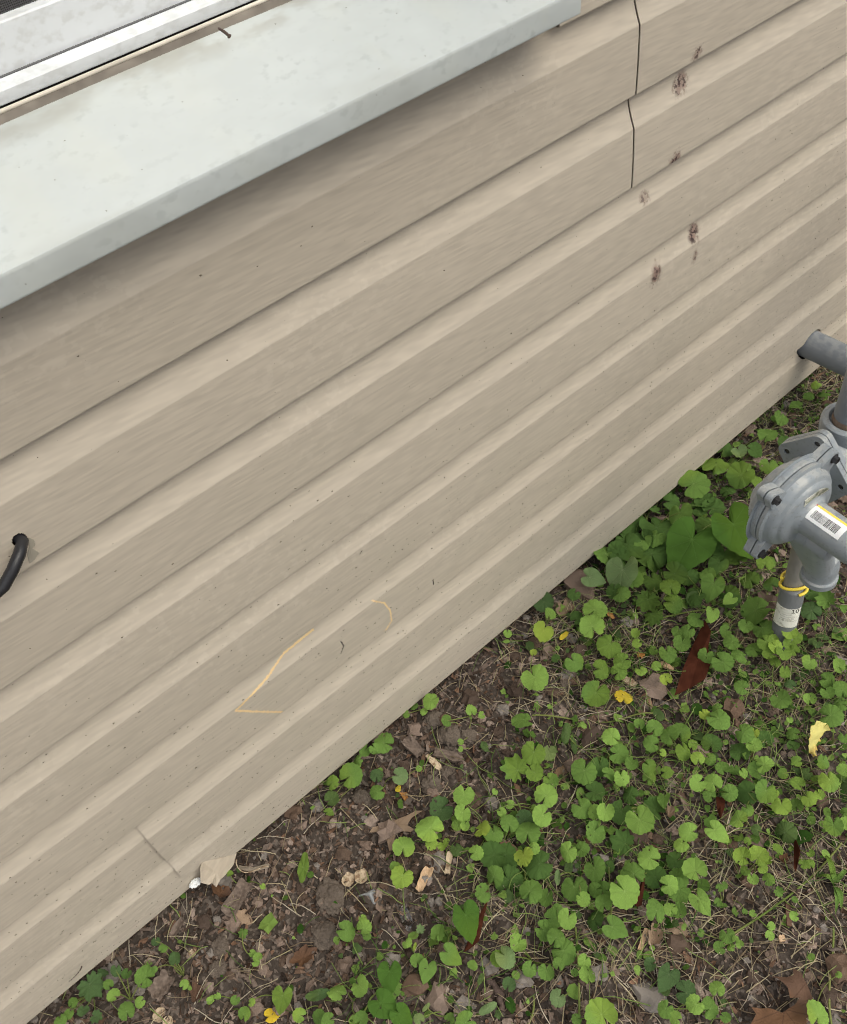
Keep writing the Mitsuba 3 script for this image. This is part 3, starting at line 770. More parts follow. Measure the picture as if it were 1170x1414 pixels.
# ------------------------------------------------------------------ leaves and plants
def leaf_mesh(kind, seed):
    r = np.random.default_rng(seed)
    na = 64 if kind == 'ivy' else 40
    th = np.linspace(-np.pi, np.pi, na + 1)
    lob = r.integers(11, 15)
    ph = r.uniform(0, 6)
    if kind == 'ivy':
        notch = np.exp(-((np.pi - np.abs(th)) / r.uniform(0.12, 0.26)) ** 2)
        rad = (0.97 + 0.05 * np.cos(th + r.uniform(-.4, .4)) + 0.03 * np.cos(2 * th + ph)) * (1 - r.uniform(0.6, 0.85) * notch)
        rad = rad * (1 + 0.045 * (np.abs(np.cos(lob * th / 2 + ph)) ** 0.7 - 0.6) * 2) * (1 + 0.02 * r.normal(size=na + 1))
    elif kind == 'heart':
        notch = np.exp(-((np.pi - np.abs(th)) / 0.3) ** 2)
        rad = (0.82 + 0.62 * np.exp(-(np.abs(th) / 0.42) ** 1.25)) * (1 - 0.78 * notch)
        rad = rad * (1 + 0.018 * np.cos(th * 21)) * (1 + 0.008 * r.normal(size=na + 1))
    elif kind == 'blade':
        rad = 1.0 / np.sqrt((np.cos(th) / 1.25) ** 2 + (np.sin(th) / 0.48) ** 2)
        rad = rad * (1 + 0.03 * r.normal(size=na + 1))
    elif kind == 'dry':
        rad = np.full(na + 1, 0.85)
        for h_ in range(1, 9):
            rad = rad + r.normal(0, 0.16 / h_ ** 0.6) * np.cos(h_ * th + r.uniform(0, 6))
        rad = np.clip(rad, 0.35, 1.4) / np.sqrt(np.cos(th) ** 2 / 1.3 + np.sin(th) ** 2 * 1.9)
    else:                                         # jagged, deeply cut leaf
        notch = np.exp(-((np.pi - np.abs(th)) / 0.3) ** 2)
        rad = (0.95 + 0.25 * np.cos(th)) * (1 - 0.6 * notch) * (0.80 + 0.26 * np.abs(np.cos(4.5 * th + 0.1)) ** 1.6) * (1 + 0.05 * r.normal(size=na + 1))
    rad[-1] = rad[0]
    ts = (0.0, 0.16, 0.38, 0.62, 0.83, 1.0)
    v, uv = [], []
    cup, fold, tw = r.uniform(-0.42, 0.30), r.uniform(0.0, 0.38), r.uniform(-0.25, 0.25)
    droop = r.uniform(0.0, 0.3)
    wob = r.uniform(0, 6)
    if kind == 'heart':
        cup, fold, droop = r.uniform(-0.2, 0.0), r.uniform(0.08, 0.25), r.uniform(0.05, 0.2)
    crk = r.uniform(0, 50)
    if kind == 'dry':
        cup, fold, droop, tw = r.uniform(-0.2, 0.6), r.uniform(-0.3, 0.9), 0.2, r.uniform(-0.5, 0.5)
    for t in ts:
        x, y = t * rad * np.cos(th), t * rad * np.sin(th)
        z = cup * t * t + fold * np.abs(y) * t - droop * np.clip(x, 0, None) ** 2 * 0.6 + tw * x * y
        z = z - 0.024 * t * (np.abs(np.sin(4.5 * th)) < 0.35) + 0.08 * t * t * np.sin(3 * th + wob) + 0.03 * t ** 3 * np.sin(7 * th + wob * 2)
        if kind == 'dry':
            z = z + 0.5 * t * (meshkit.fbm(np.stack([x * 1.9 + crk, y * 1.9, x * 0], -1), 3, seed) - 0.5)
        else:
            z = z + 0.10 * t * (meshkit.noise(np.stack([x * 4 + crk, y * 4, x * 0], -1), seed) - 0.5)
        v.append(np.stack([x, y, z], 1))
        uv.append(np.stack([0.5 + x * 0.36, 0.5 + y * 0.36], 1))
    v, uv = np.concatenate(v), np.concatenate(uv)
    n = na + 1
    i, j = np.meshgrid(np.arange(len(ts) - 1), np.arange(na), indexing='ij')
    q = np.stack([i * n + j, (i + 1) * n + j, (i + 1) * n + j + 1, i * n + j + 1], -1).reshape(-1, 4)
    if seed % 7 == 3 and kind != 'blade':                       # nibbled holes
        hc = r.integers(0, len(q), 2)
        q = np.delete(q, np.unique(np.r_[hc, hc + 1]).clip(0, len(q) - 1), 0)
    f = np.vstack([q[:, [0, 1, 2]], q[:, [0, 2, 3]]])
    return trimesh.Trimesh(v, f, process=False), uv


LEAVES = {}
for kind, n in (('ivy', 26), ('heart', 7), ('blade', 4), ('jag', 4), ('dry', 9)):
    LEAVES[kind] = []
    for s in range(n):
        m, uv = leaf_mesh(kind, 100 + s * 5 + len(kind) * 31)
        LEAVES[kind].append(mikit.ply(m, None, smooth=True, uv=uv))


def put_leaf(parent, kind, tone, pos, rad, head, tilt, tdir, name='leaf', label=None):
    m = T().translate([float(c) for c in pos]).rotate([-math.sin(tdir), math.cos(tdir), 0], math.degrees(tilt)).rotate([0, 0, 1], math.degrees(head)).scale(float(rad))
    d = {**rng.choice(LEAVES[kind]), 'to_world': m, 'bsdf': {'type': 'ref', 'id': tone if tone in scene else 'leaf_' + tone}}
    return part(parent, name, d, None, label=label)


# each leaf: picture x, y, width in picture points, tone (and kind)
L = '''860 787 60 p heart;837 765 36 m;886 753 20 m;815 797 34 p heart;751 831 28 g;793 820 18 d;821 842 33 b;818 865 35 b;759 848 18 b;751 871 30 y;797 854 20 d;843 889 35 m;793 914 26 m;768 909 12 d;
879 874 14 b;880 888 14 b;831 924 27 m;860 913 25 m;855 928 23 m;823 957 37 m;738 935 38 b;885 925 17 b;920 939 17 y;737 901 10 y;701 875 12 b;699 885 10 b;907 920 14 b;901 847 26 d jag;895 828 32 d jag;
926 810 27 m;856 819 25 m;922 902 25 m;903 898 13 m;956 745 82 v heart;1013 724 78 v heart;907 728 62 d heart;993 777 34 d heart;958 668 42 m;989 642 40 m;1024 656 39 m;1005 677 22 d;974 693 28 d;939 708 36 m;
866 751 46 d heart;923 765 24 d;952 794 27 d;978 794 22 m;1021 624 22 p;927 693 26 d;903 702 26 d;950 795 28 d;985 806 40 m heart;1057 777 24 m;1065 806 22 d;1044 843 42 m;1030 864 20 m;1053 867 29 m;1010 826 22 b heart;985 845 26 b heart;
1074 876 19 b;1091 872 21 b;1012 886 24 m;1024 904 23 m;1041 897 21 m;1002 871 17 m;942 888 24 m;998 914 29 m;1119 913 21 b;1158 920 21 b;1084 927 18 m;1071 914 15 m;1025 949 21 m;1092 945 16 g;1078 966 27 m;1119 966 17 b;1143 939 23 m;1164 953 25 m;1143 957 19 m;1162 972 19 m;
1121 843 28 g;1143 830 26 m jag;1129 888 13 g;1168 840 14 m;1121 818 22 d;950 871 21 m;963 855 25 m;936 871 17 m;991 978 16 m;975 905 22 m;
723 994 31 m;737 1039 33 m;758 1039 21 p;715 1064 37 m jag;738 1067 24 m;760 1078 21 m;754 1099 33 b;750 1126 29 b;704 1111 13 b;704 1138 25 m;725 1132 26 g;729 1150 33 m;693 1121 14 b;845 1017 25 b;854 1041 27 m;807 1064 35 m;829 1058 27 d;841 1068 21 m;859 1074 23 b;873 1054 19 m;
821 1093 27 d;803 1115 29 m;821 1121 21 b;836 1121 25 b;858 1121 32 d;821 1148 29 m;870 1097 25 d;883 1132 40 b;897 1058 21 m;896 1074 19 m;920 1067 17 m;917 1101 25 m heart;905 1119 36 d;784 1176 27 b;803 1173 21 m;821 1199 33 m;841 1197 16 d;864 1165 34 d jag;897 1185 31 b;
723 1181 28 y;745 1193 40 d;698 1181 38 d;737 1171 17 b;770 1212 17 p blade;793 1029 18 g blade;782 1011 26 g blade;905 1005 24 m;924 1015 27 m;901 1027 23 m;916 1039 11 b;883 1000 15 m;992 992 33 m;973 986 15 y;940 1011 28 m;983 1027 27 d;946 1037 25 m;964 1047 19 b;981 1048 17 m;957 1029 15 m;998 1062 19 m;
1026 1011 27 m;1041 1011 15 y;1057 1021 23 d;1095 1012 19 m;1096 1030 17 d;1022 1039 27 d;1041 1029 21 b;1055 1056 25 b;1045 1064 23 m;1014 1063 15 m;1026 1068 15 b;964 1081 23 b;985 1082 25 b;981 1099 19 m;1008 1095 23 m;1034 1095 31 d;1058 1092 31 m;1079 1111 27 b;1071 1095 11 b;1082 1068 15 m;1102 1083 19 m;1102 1051 15 m;
1117 1068 17 g;1126 1073 13 m;1117 1103 21 b;1132 1097 14 b;1146 1077 29 b;1137 1051 21 m;1166 1064 19 b;1166 1018 15 m;1147 988 33 m;1151 1139 27 m;1168 1138 19 b;1168 1121 15 m;1100 1113 19 d;1020 1131 27 b;1033 1118 17 m;987 1146 34 b heart;1020 1156 14 m;1005 1161 12 m;1033 1162 11 m;
1084 1150 30 g;1074 1174 17 m;1046 1146 15 g;1026 1183 25 b;1048 1182 27 b;1062 1189 13 b;1053 1198 15 b;1030 1202 14 m;1040 1214 15 b;1061 1215 17 m;953 1150 27 b;942 1165 21 b;960 1202 33 b;934 1189 26 d;934 1214 29 m;1110 1193 13 m;1120 1194 13 m;1120 1179 11 m;1091 994 9 b;
793 1225 36 m;804 1242 21 b;822 1229 20 m;834 1231 27 m;834 1248 24 m;863 1231 45 b;875 1207 31 m;905 1211 31 d;846 1280 38 m heart;821 1270 27 d;784 1268 27 b;762 1268 29 m;770 1256 15 m;751 1285 27 m;768 1295 25 m;778 1313 34 m;772 1332 17 m;732 1231 33 m;756 1239 25 m;702 1215 40 d;
808 1327 19 b;813 1346 23 b;793 1343 11 m;732 1338 21 m;755 1341 23 m;715 1303 25 b;698 1321 31 p;703 1360 19 g;772 1378 23 p;831 1401 44 b;924 1346 39 g heart;899 1332 18 g;920 1393 23 m;924 1223 27 b;907 1258 31 m;926 1256 19 b;797 1408 15 m;938 1229 32 m;965 1241 36 b heart;938 1258 23 m;
994 1226 11 m;1000 1223 10 m;991 1246 11 m;999 1252 11 m;969 1288 11 m;1040 1262 10 b;1029 1259 8 m;1065 1279 12 b;1063 1292 13 b;1004 1291 21 m;994 1309 17 m;1009 1307 13 b;1016 1298 10 b;1022 1304 11 b;990 1366 21 b;961 1387 25 b;948 1371 31 g;981 1393 29 m;1002 1404 15 m;933 1406 19 b;1130 1402 35 b;1097 1265 13 b;1158 1346 9 b;1074 1230 14 m jag;1098 1242 9 m;
595 967 25 b;571 975 13 m;561 986 11 m;585 982 11 b;530 1026 29 m;518 1034 16 m;504 1036 17 m;484 1071 33 m;493 1050 17 m;458 1081 20 m;520 1071 19 g;521 1093 21 m;552 1072 23 p;458 1104 21 g;454 1122 15 m;636 1025 9 b;636 1034 8 b;651 981 17 b;666 987 11 b;618 995 17 m;
641 1098 29 b;609 1118 34 g;639 1122 23 b;632 1140 15 b;643 1140 14 b;594 1143 38 b;557 1170 30 b;546 1197 15 m;596 1165 17 b;614 1167 19 b;630 1173 18 g;657 1177 21 b;665 1145 26 y;682 1151 27 m;682 1181 37 d;579 1061 9 b;684 1093 9 b;556 1209 31 b;
478 1285 29 m;502 1282 21 b;500 1270 13 b;507 1292 12 m;465 1299 11 b;466 1369 26 b;496 1361 29 b;538 1342 42 v heart;526 1385 46 v heart;540 1365 27 m;552 1400 36 v heart;499 1408 21 m;643 1264 54 v heart;620 1317 35 m heart;606 1289 24 m;591 1336 31 m heart;576 1327 19 m;682 1211 27 m;669 1233 25 m;
580 1285 13 p jag;561 1301 15 b;573 1307 9 y blade;644 1412 29 m;454 1408 19 m;674 1393 24 p blade;589 1391 12 p blade;579 1408 15 p;664 1352 15 g blade;688 1324 21 m;348 1317 11 b;356 1323 13 b;353 1329 11 b;390 1375 36 m heart;337 1401 18 m;347 1384 11 b;254 1360 13 b;262 1365 7 b;289 1383 10 b;300 1376 10 b;294 1379 9 b;
414 1402 19 b;442 1408 25 m;419 1198 34 m blade;363 1224 9 b;317 1207 10 m;335 1287 15 m jag;242 1325 17 g;440 1373 30 g blade;213 1339 9 m;325 1381 13 m;157 1375 18 b;100 1385 14 m;115 1395 16 g;95 1400 14 m;140 1345 16 g jag;150 1360 14 m;160 1340 16 g;175 1345 14 d;215 1300 12 g;225 1310 12 m;240 1322 14 g;1058 886 24 m;1071 893 22 b;1089 889 20 m;1082 901 22 m;1064 903 20 m;1100 880 18 m;1048 896 18 d;1096 898 17 m;862 745 24 d;850 760 26 d;915 680 26 d;905 740 28 m;935 750 26 d;965 700 26 d;990 735 24 d;1030 740 26 d;880 690 30 d;868 722 44 d heart;858 772 30 d;900 765 44 d;932 792 32 d;985 702 30 d;975 727 30 d;1020 772 28 d;1005 822 32 d;960 822 30 d;930 832 28 m;902 800 28 d;1036 800 26 d;1042 662 24 m;1062 642 24 m;1060 600 26 m;1078 577 22 m;1100 560 18 m;1042 622 24 d;1118 548 16 m;1128 530 14 b;1085 610 20 d;1140 545 14 m;910 655 26 d;935 640 24 d;962 632 28 m;1000 620 26 d;980 750 30 d;1000 765 30 d;890 745 30 d;875 800 26 m;848 815 24 d;193 1384 15 b;175 1397 23 m;201 1349 28 m;124 1359 36 g jag;131 1404 17 g jag;83 1409 17 m'''
leaves = []
for s in L.replace('\n', '').split(';'):
    a = s.split()
    if a:
        leaves.append((float(a[0]), float(a[1]), float(a[2]), a[3], a[4] if len(a) > 4 else 'ivy'))

# plants: a root near picture x, y; name; category; label
P = [(990, 748, 'violet_plant', 'plant', 'broad heart-leaved dark green plant between the siding and the regulator'),
     (897, 725, 'violet_plant', 'plant', 'dark heart-leaved plant tucked under the siding edge left of the biggest leaf'),
     (845, 785, 'violet_plant', 'plant', 'plant showing large pale folded leaf undersides beside the siding edge'),
     (990, 650, 'ground_ivy', 'plant', 'round-leaved plant against the siding edge above the large heart leaves'),
     (905, 840, 'weed', 'plant', 'dark jagged-leaved weed behind the yellow-green leaf, left of the heart leaves'),
     (985, 830, 'ground_ivy', 'plant', 'light pointed leaves on long stems left of the gas riser'),
     (1045, 858, 'ground_ivy', 'plant', 'cluster of three overlapping matt round leaves left of the riser tag'),
     (1083, 874, 'ground_ivy', 'plant', 'pair of bright scalloped leaves in front of the riser base'),
     (1130, 840, 'ground_ivy', 'plant', 'grey-green weeds to the right of the riser under the vent'),
     (1135, 945, 'ground_ivy', 'plant', 'ground ivy at the right picture edge below the gas riser'),
     (1075, 940, 'ground_ivy', 'plant', 'sparse ground ivy in straw just below the gas riser base'),
     (1012, 900, 'ground_ivy', 'plant', 'ground ivy left of and below the gas riser base'),
     (948, 875, 'ground_ivy', 'plant', 'mid green ground ivy below the pointed light leaves, left of the riser'),
     (820, 852, 'ground_ivy', 'plant', 'two big bright leaves stacked below the siding edge'),
     (755, 860, 'ground_ivy', 'plant', 'yellow-green leaf cluster close below the siding edge'),
     (850, 905, 'ground_ivy', 'plant', 'ground ivy with a kidney-shaped leaf above the bright yellow leaf'),
     (823, 955, 'ground_ivy', 'plant', 'single lobed ground ivy leaf left of the bright yellow leaf'),
     (735, 940, 'ground_ivy', 'plant', 'bright green two-lobed leaf on bare soil below the yellow-green cluster'),
     (790, 914, 'ground_ivy', 'plant', 'small ground ivy in dry stems right of the yellow-green cluster'),
     (910, 925, 'ground_ivy', 'plant', 'tiny yellowish ground ivy sprigs right of the bright yellow leaf'),
     (730, 1050, 'ground_ivy', 'plant', 'ground ivy with ragged leaves in the litter below the two-lobed leaf'),
     (745, 1118, 'ground_ivy', 'plant', 'upright pair of bright scalloped leaves with dull leaves at its left'),
     (645, 1120, 'ground_ivy', 'plant', 'bright ground ivy sprig beside the yellowing leaf, left of the dense patch'),
     (672, 1155, 'ground_ivy', 'plant', 'ground ivy with one yellowing leaf and dark broad leaves'),
     (840, 1040, 'ground_ivy', 'plant', 'ground ivy at the upper left of the dense green patch'),
     (820, 1120, 'ground_ivy', 'plant', 'ground ivy with folded bright twin leaves in the dense patch'),
     (885, 1115, 'ground_ivy', 'plant', 'ground ivy with the large light kidney leaf amid darker leaves'),
     (910, 1040, 'ground_ivy', 'plant', 'ground ivy along the top of the dense green patch'),
     (960, 1030, 'ground_ivy', 'plant', 'thick clump of overlapping ground ivy in the middle of the dense patch'),
     (1035, 1045, 'ground_ivy', 'plant', 'thick ground ivy clump left of the curled yellow leaf'),
     (1110, 1075, 'ground_ivy', 'plant', 'ground ivy scattered below the curled yellow leaf'),
     (1150, 1030, 'ground_ivy', 'plant', 'ground ivy on both sides of the curled yellow leaf at the picture edge'),
     (1045, 1100, 'ground_ivy', 'plant', 'pair of dark rounded leaves with one bright leaf, below the thick clump'),
     (985, 1095, 'ground_ivy', 'plant', 'scalloped bright leaf pair under the middle of the dense patch'),
     (990, 1148, 'ground_ivy', 'plant', 'smooth bright heart-shaped leaf with small leaves at its right'),
     (1042, 1190, 'ground_ivy', 'plant', 'two bright round leaves side by side with small ones in the straw'),
     (1085, 1160, 'ground_ivy', 'plant', 'dull grey-green leaf lying in straw at the right'),
     (1155, 1135, 'ground_ivy', 'plant', 'ground ivy at the right edge above the grass tuft'),
     (945, 1160, 'ground_ivy', 'plant', 'bright ground ivy with a hole in its leaf, left of the smooth heart leaf'),
     (948, 1225, 'ground_ivy', 'plant', 'ground ivy with a pointed bright leaf at the right end of the lower patch'),
     (895, 1205, 'ground_ivy', 'plant', 'ground ivy with a bright scalloped leaf above the largest round leaf'),
     (845, 1240, 'ground_ivy', 'plant', 'ground ivy with the largest bright round leaf and a pierced heart leaf'),
     (800, 1215, 'ground_ivy', 'plant', 'upright matt leaves left of the largest bright round leaf'),
     (785, 1176, 'ground_ivy', 'plant', 'pair of small bright leaves in dark soil inside the lower patch'),
     (725, 1195, 'violet_plant', 'plant', 'dark broad leaves with a yellow-green one at the left of the lower patch'),
     (765, 1285, 'ground_ivy', 'plant', 'hanging row of overlapping leaves below the dark broad leaves'),
     (735, 1325, 'ground_ivy', 'plant', 'ground ivy with a pale wilted leaf below the hanging row'),
     (810, 1338, 'ground_ivy', 'plant', 'isolated pair of small bright leaves in straw near the bottom'),
     (825, 1400, 'ground_ivy', 'plant', 'large bright scalloped leaf cut by the bottom picture edge'),
     (920, 1345, 'ground_ivy', 'plant', 'grey-green heart leaf on bare soil left of the brown oak leaf'),
     (965, 1390, 'ground_ivy', 'plant', 'mixed bright and grey leaves at the bottom left of the brown oak leaf'),
     (1130, 1402, 'ground_ivy', 'plant', 'bright leaf at the right of the brown oak leaf'),
     (1008, 1300, 'ground_ivy', 'plant', 'small-leaved sprout cluster in bare soil above the brown oak leaf'),
     (1064, 1286, 'clover_seedling', 'plant', 'two-leaved seedling right of the small-leaved sprout cluster'),
     (1000, 1240, 'clover_seedling', 'plant', 'tiny seedlings right of the pointed bright leaf'),
     (1100, 1255, 'clover_seedling', 'plant', 'tiny seedlings in straw left of the grass tuft'),
     (595, 970, 'ground_ivy', 'plant', 'bright ground ivy leaf touching the siding edge right of the oak leaf'),
     (520, 1030, 'ground_ivy', 'plant', 'round leaf poking out from under the siding above the clods'),
     (480, 1070, 'ground_ivy', 'plant', 'bright round leaf poking out from under the siding, nearest the broken corner'),
     (530, 1080, 'ground_ivy', 'plant', 'wilted pale leaves on long stems below the round siding-edge leaves'),
     (650, 985, 'ground_ivy', 'plant', 'small bright seedlings among clods near the siding edge'),
     (600, 1150, 'ground_ivy', 'plant', 'two-lobed bright leaf with a pair of small round ones beside the tan oak leaf'),
     (556, 1190, 'ground_ivy', 'plant', 'stack of two bright leaves below the tan oak leaf'),
     (490, 1284, 'ground_ivy', 'plant', 'small rounded-leaf cluster right of the big soil clod'),
     (480, 1365, 'ground_ivy', 'plant', 'pair of bright scalloped leaves left of the pointed leaves at the bottom'),
     (532, 1365, 'violet_plant', 'plant', 'pointed-leaf plant at the bottom edge left of the middle'),
     (625, 1290, 'violet_plant', 'plant', 'large leaf riddled with insect holes beside the dark twig'),
     (672, 1220, 'ground_ivy', 'plant', 'mid green leaves between the holed leaf and the dark broad leaves'),
     (565, 1300, 'weed', 'plant', 'tiny yellow-green seedlings between the clod and the holed leaf'),
     (620, 1400, 'weed', 'plant', 'pale upright leaf blades at the bottom edge below the holed leaf'),
     (390, 1380, 'violet_plant', 'plant', 'broad leaf with small holes above the yellow leaf'),
     (352, 1323, 'clover_seedling', 'plant', 'small cloverlike seedling left of the red-brown dry leaf'),
     (440, 1390, 'weed', 'plant', 'grey wilted leaf with green shoots right of the broad holed leaf'),
     (419, 1198, 'weed', 'plant', 'long crinkled leaf lying beside the big soil clod'),
     (335, 1220, 'clover_seedling', 'plant', 'tiny sprouts below the broken siding corner'),
     (290, 1378, 'clover_seedling', 'plant', 'tiny bright seedlings left of the broad holed leaf'),
     (250, 1345, 'clover_seedling', 'plant', 'tiny seedlings beside the grey bark at the left'),
     (178, 1380, 'ground_ivy', 'plant', 'small heart-leaved plants near the bottom left siding edge'),
     (124, 1370, 'dandelion', 'plant', 'lobed grey-green leaves under the siding at the bottom left')]
roots = np.array([(a[0], a[1]) for a in P], float)
members = {i: [] for i in range(len(P))}
for lf in leaves:
    i = int(np.argmin(np.hypot(roots[:, 0] - lf[0], roots[:, 1] - lf[1])))
    members[i].append(lf)
CAMXY = CAM[:2]
for i, (rx, ry, name, ctg, lab) in enumerate(P):
    if not members[i]:
        print('no leaves', lab)
        continue
    key = thing(name, lab, ctg)
    rp = at(rx, ry, z=0.0)
    rp = np.array([rp[0], min(rp[1], -0.012), 0])
    rp[2] = hgt(rp[0], rp[1])
    stems = []
    for (px, py, w, tone, kind) in members[i]:
        hb = {'b': 0.034, 'm': 0.024, 'd': 0.012, 'g': 0.016, 'p': 0.022, 'y': 0.030, 'Y': 0.02, 'v': 0.050}[tone]
        z = hb * (0.7 + 0.7 * rng.random()) * min(1.25, 0.45 + w / 40) + 0.006
        pos = at(px, py, z=z)
        gz = hgt(pos[0], pos[1])
        pos = at(px, py, z=z + max(gz, -0.006))
        k = ppm(pos)
        rad = 0.5 * w / k * {'ivy': 1.03, 'heart': 0.98, 'blade': 1.0, 'jag': 1.05}[kind]
        if pos[1] > -rad * 0.6:
            pass
        tilt = math.radians(rng.uniform(4, 40))
        tdir = rng.gauss(math.atan2(CAM[1] - pos[1], CAM[0] - pos[0]), 1.1)
        head = rng.uniform(-math.pi, math.pi)
        if kind == 'heart':
            head = rng.gauss(-2.0, 0.7)
        put_leaf(key, kind, tone, pos, rad, head, tilt, tdir)
        d = pos[:2] - rp[:2]
        dist = np.linalg.norm(d)
        foot = rp[:2] if dist < 0.05 else pos[:2] - d / dist * 0.03 * rng.uniform(0.6, 1.4)
        fz = hgt(*foot) - 0.002
        mid = np.r_[(pos[:2] * 0.45 + foot * 0.55) + nrg.normal(0, 0.004, 2), (fz + pos[2]) * 0.55]
        pr = 0.0007 + 0.012 * rad
        stems.append(tube(spline([[foot[0], foot[1], fz], mid, pos - [0, 0, 0.0005]], 7), np.linspace(pr * 1.2, pr * 0.8, 7), 5, cap=False))
        if dist > 0.05 and rng.random() < 0.6:                # creeping runner back to the root
            m1 = (foot + rp[:2]) / 2 + nrg.normal(0, 0.008, 2)
            stems.append(tube(spline([[foot[0], foot[1], fz + 0.003], [m1[0], m1[1], hgt(*m1) + 0.004], [rp[0], rp[1], rp[2] + 0.002]], 9), 0.0009, 5, cap=False))
    part(key, 'stem', cat(stems), 'plant_stem', smooth=True)

# longer bare runners that creep over the ground
for pts, lab in ((((1010, 1290), (1085, 1240), (1125, 1205), (1165, 1160)), 'long straight green runner crossing the straw above the brown oak leaf'),
                 (((1152, 1280), (1150, 1330), (1147, 1370), (1152, 1414)), 'upright green runner stem near the right edge beside the brown oak leaf'),
                 (((735, 985), (790, 990), (850, 990), (880, 985), (925, 995)), 'thin green runner crossing above the dense patch'),
                 (((727, 1420), (737, 1390), (729, 1340)), 'green stem standing at the bottom edge left of the middle straw'),
                 (((800, 1410), (799, 1340), (795, 1280)), 'green stem in the straw below the hanging row of leaves'),
                 (((885, 860), (920, 848), (960, 838), (990, 834)), 'curled light green tendril below the heart-leaved plant')):
    w = [at(*q, z=0.012) for q in pts]
    w = [np.array([a[0], a[1], hgt(a[0], a[1]) + 0.008]) for a in w]
    solo('runner_stem', tube(spline(w, 20), 0.0014, 6), 'plant_stem', lab, 'stem', smooth=True)

# the grass tuft near the right edge
gt = thing('grass_tuft', 'small tuft of broad green grass blades near the right picture edge', 'grass')
g0 = at(1152, 1222, z=0.0)


def blade(p0, d, length, width, rise, bend, n=9):
    t = np.linspace(0, 1, n)
    d = np.asarray(d, float) / np.linalg.norm(d)
    c = np.stack([p0[0] + d[0] * length * t, p0[1] + d[1] * length * t, p0[2] + rise * np.sin(np.pi * t * bend)], 1)
    s = np.array([-d[1], d[0], 0.0])
    w = width * np.sin(np.pi * (0.12 + 0.88 * t)) ** 0.8
    w[-1] = 0
    v = np.concatenate([c + s * w[:, None] + [0, 0, 0.0006], c - [0, 0, 0.0006], c - s * w[:, None] + [0, 0, 0.0006]])
    f = []
    for i in range(n - 1):
        for a in (0, n):
            f += [[a + i, a + n + i, a + n + i + 1], [a + i, a + n + i + 1, a + i + 1]]
    return trimesh.Trimesh(v, f, process=False)


for tgt, w in (((1140, 1178), 0.004), ((1163, 1255), 0.0038), ((1132, 1208), 0.003), ((1155, 1262), 0.003), ((1146, 1205), 0.0036), ((1170, 1200), 0.003)):
    q = at(*tgt, z=0.01)
    part(gt, 'blade', blade([g0[0], g0[1], hgt(g0[0], g0[1])], q[:2] - g0[:2], np.linalg.norm(q[:2] - g0[:2]), w, 0.018, 0.9), 'leaf_m')

# fallen yellow and brown leaves
def fallen(name, cat_, label, kind, mat, px, py, w, head, z=0.012, tilt=12, tdir=0.0, bend=None, group=None):
    pos = at(px, py, z=z)
    gz = hgt(pos[0], pos[1])
    pos = np.array([pos[0], pos[1], gz + z])
    rad = 0.5 * w / ppm(pos)
    k = child_key(name)
    scene[k] = {**LEAVES[kind][abs(hash((px, py))) % len(LEAVES[kind])], 'bsdf': {'type': 'ref', 'id': mat},
                'to_world': T().translate(pos.tolist()).rotate([-math.sin(tdir), math.cos(tdir), 0], tilt).rotate([0, 0, 1], head).scale(float(rad))}
    labels[k] = {'label': label, 'category': cat_}


fallen('yellow_leaf', 'leaf', 'bright yellow fallen leaf with a bite out of it', 'ivy', 'leaf_Y', 862, 961, 25, 40, 0.025)
fallen('yellow_leaf', 'leaf', 'plain yellow leaf below the broad holed leaf at the bottom left', 'heart', 'leaf_Y', 371, 1400, 24, -20, 0.012, 20)
fallen('yellow_leaf', 'leaf', 'small orange-yellow leaf right of the yellow-green cluster', 'blade', 'leaf_Y', 779, 873, 16, 10, 0.012)
fallen('yellow_leaf', 'leaf', 'small yellow leaf scrap under the wilted pale leaves', 'dry', 'leaf_Y', 550, 1086, 12, 30, 0.006)
fallen('dry_leaf', 'leaf', 'orange dry leaf scrap below the small yellow scrap', 'dry', 'brown_leaf_orange', 558, 1103, 15, 80, 0.006, 25)
fallen('dry_leaf', 'leaf', 'orange dry leaf scrap beside the two big stacked bright leaves', 'dry', 'brown_leaf_orange', 843, 845, 15, 70, 0.012, 25)
fallen('dry_leaf', 'leaf', 'orange dry leaf scrap above the bright yellow fallen leaf', 'dry', 'brown_leaf_orange', 884, 903, 16, 20, 0.012, 25)
fallen('dry_leaf', 'leaf', 'brown dry leaf piece at the left end of the lower green patch', 'dry', 'brown_leaf', 700, 1168, 24, 110, 0.022, 20)
fallen('dry_leaf', 'leaf', 'pale brown dry leaf right of the large light kidney leaf', 'dry', 'brown_leaf_tan', 924, 1122, 22, 60, 0.022, 20)
fallen('dry_leaf', 'leaf', 'reddish brown dry leaf piece left of the grass tuft', 'dry', 'brown_leaf', 1083, 1188, 20, -45, 0.008, 20)
fallen('dry_leaf', 'leaf', 'dull brown dry leaf with a hole beside the pointed bright leaf', 'dry', 'brown_leaf_tan', 940, 1283, 36, 30, 0.006, 8)
fallen('dry_leaf', 'leaf', 'flat brown dry leaf right of the largest bright round leaf', 'dry', 'brown_leaf_tan', 902, 1300, 30, 30, 0.006, 8)
fallen('dry_leaf', 'leaf', 'red-brown crumpled dry leaf on bare soil at the left', 'dry', 'brown_leaf', 418, 1322, 36, 200, 0.008, 18)
fallen('dry_leaf', 'leaf', 'brown dry leaf pieces below the broken siding corner', 'dry', 'brown_leaf', 303, 1232, 30, 120, 0.010, 25)
fallen('dry_leaf', 'leaf', 'rust-brown dry leaf close to the bottom left seedlings', 'dry', 'brown_leaf', 272, 1378, 26, 60, 0.008, 18)
fallen('dry_leaf', 'leaf', 'grey brown dry leaf near the dark clods below the broken corner', 'dry', 'brown_leaf_tan', 335, 1265, 30, -60, 0.006, 15)
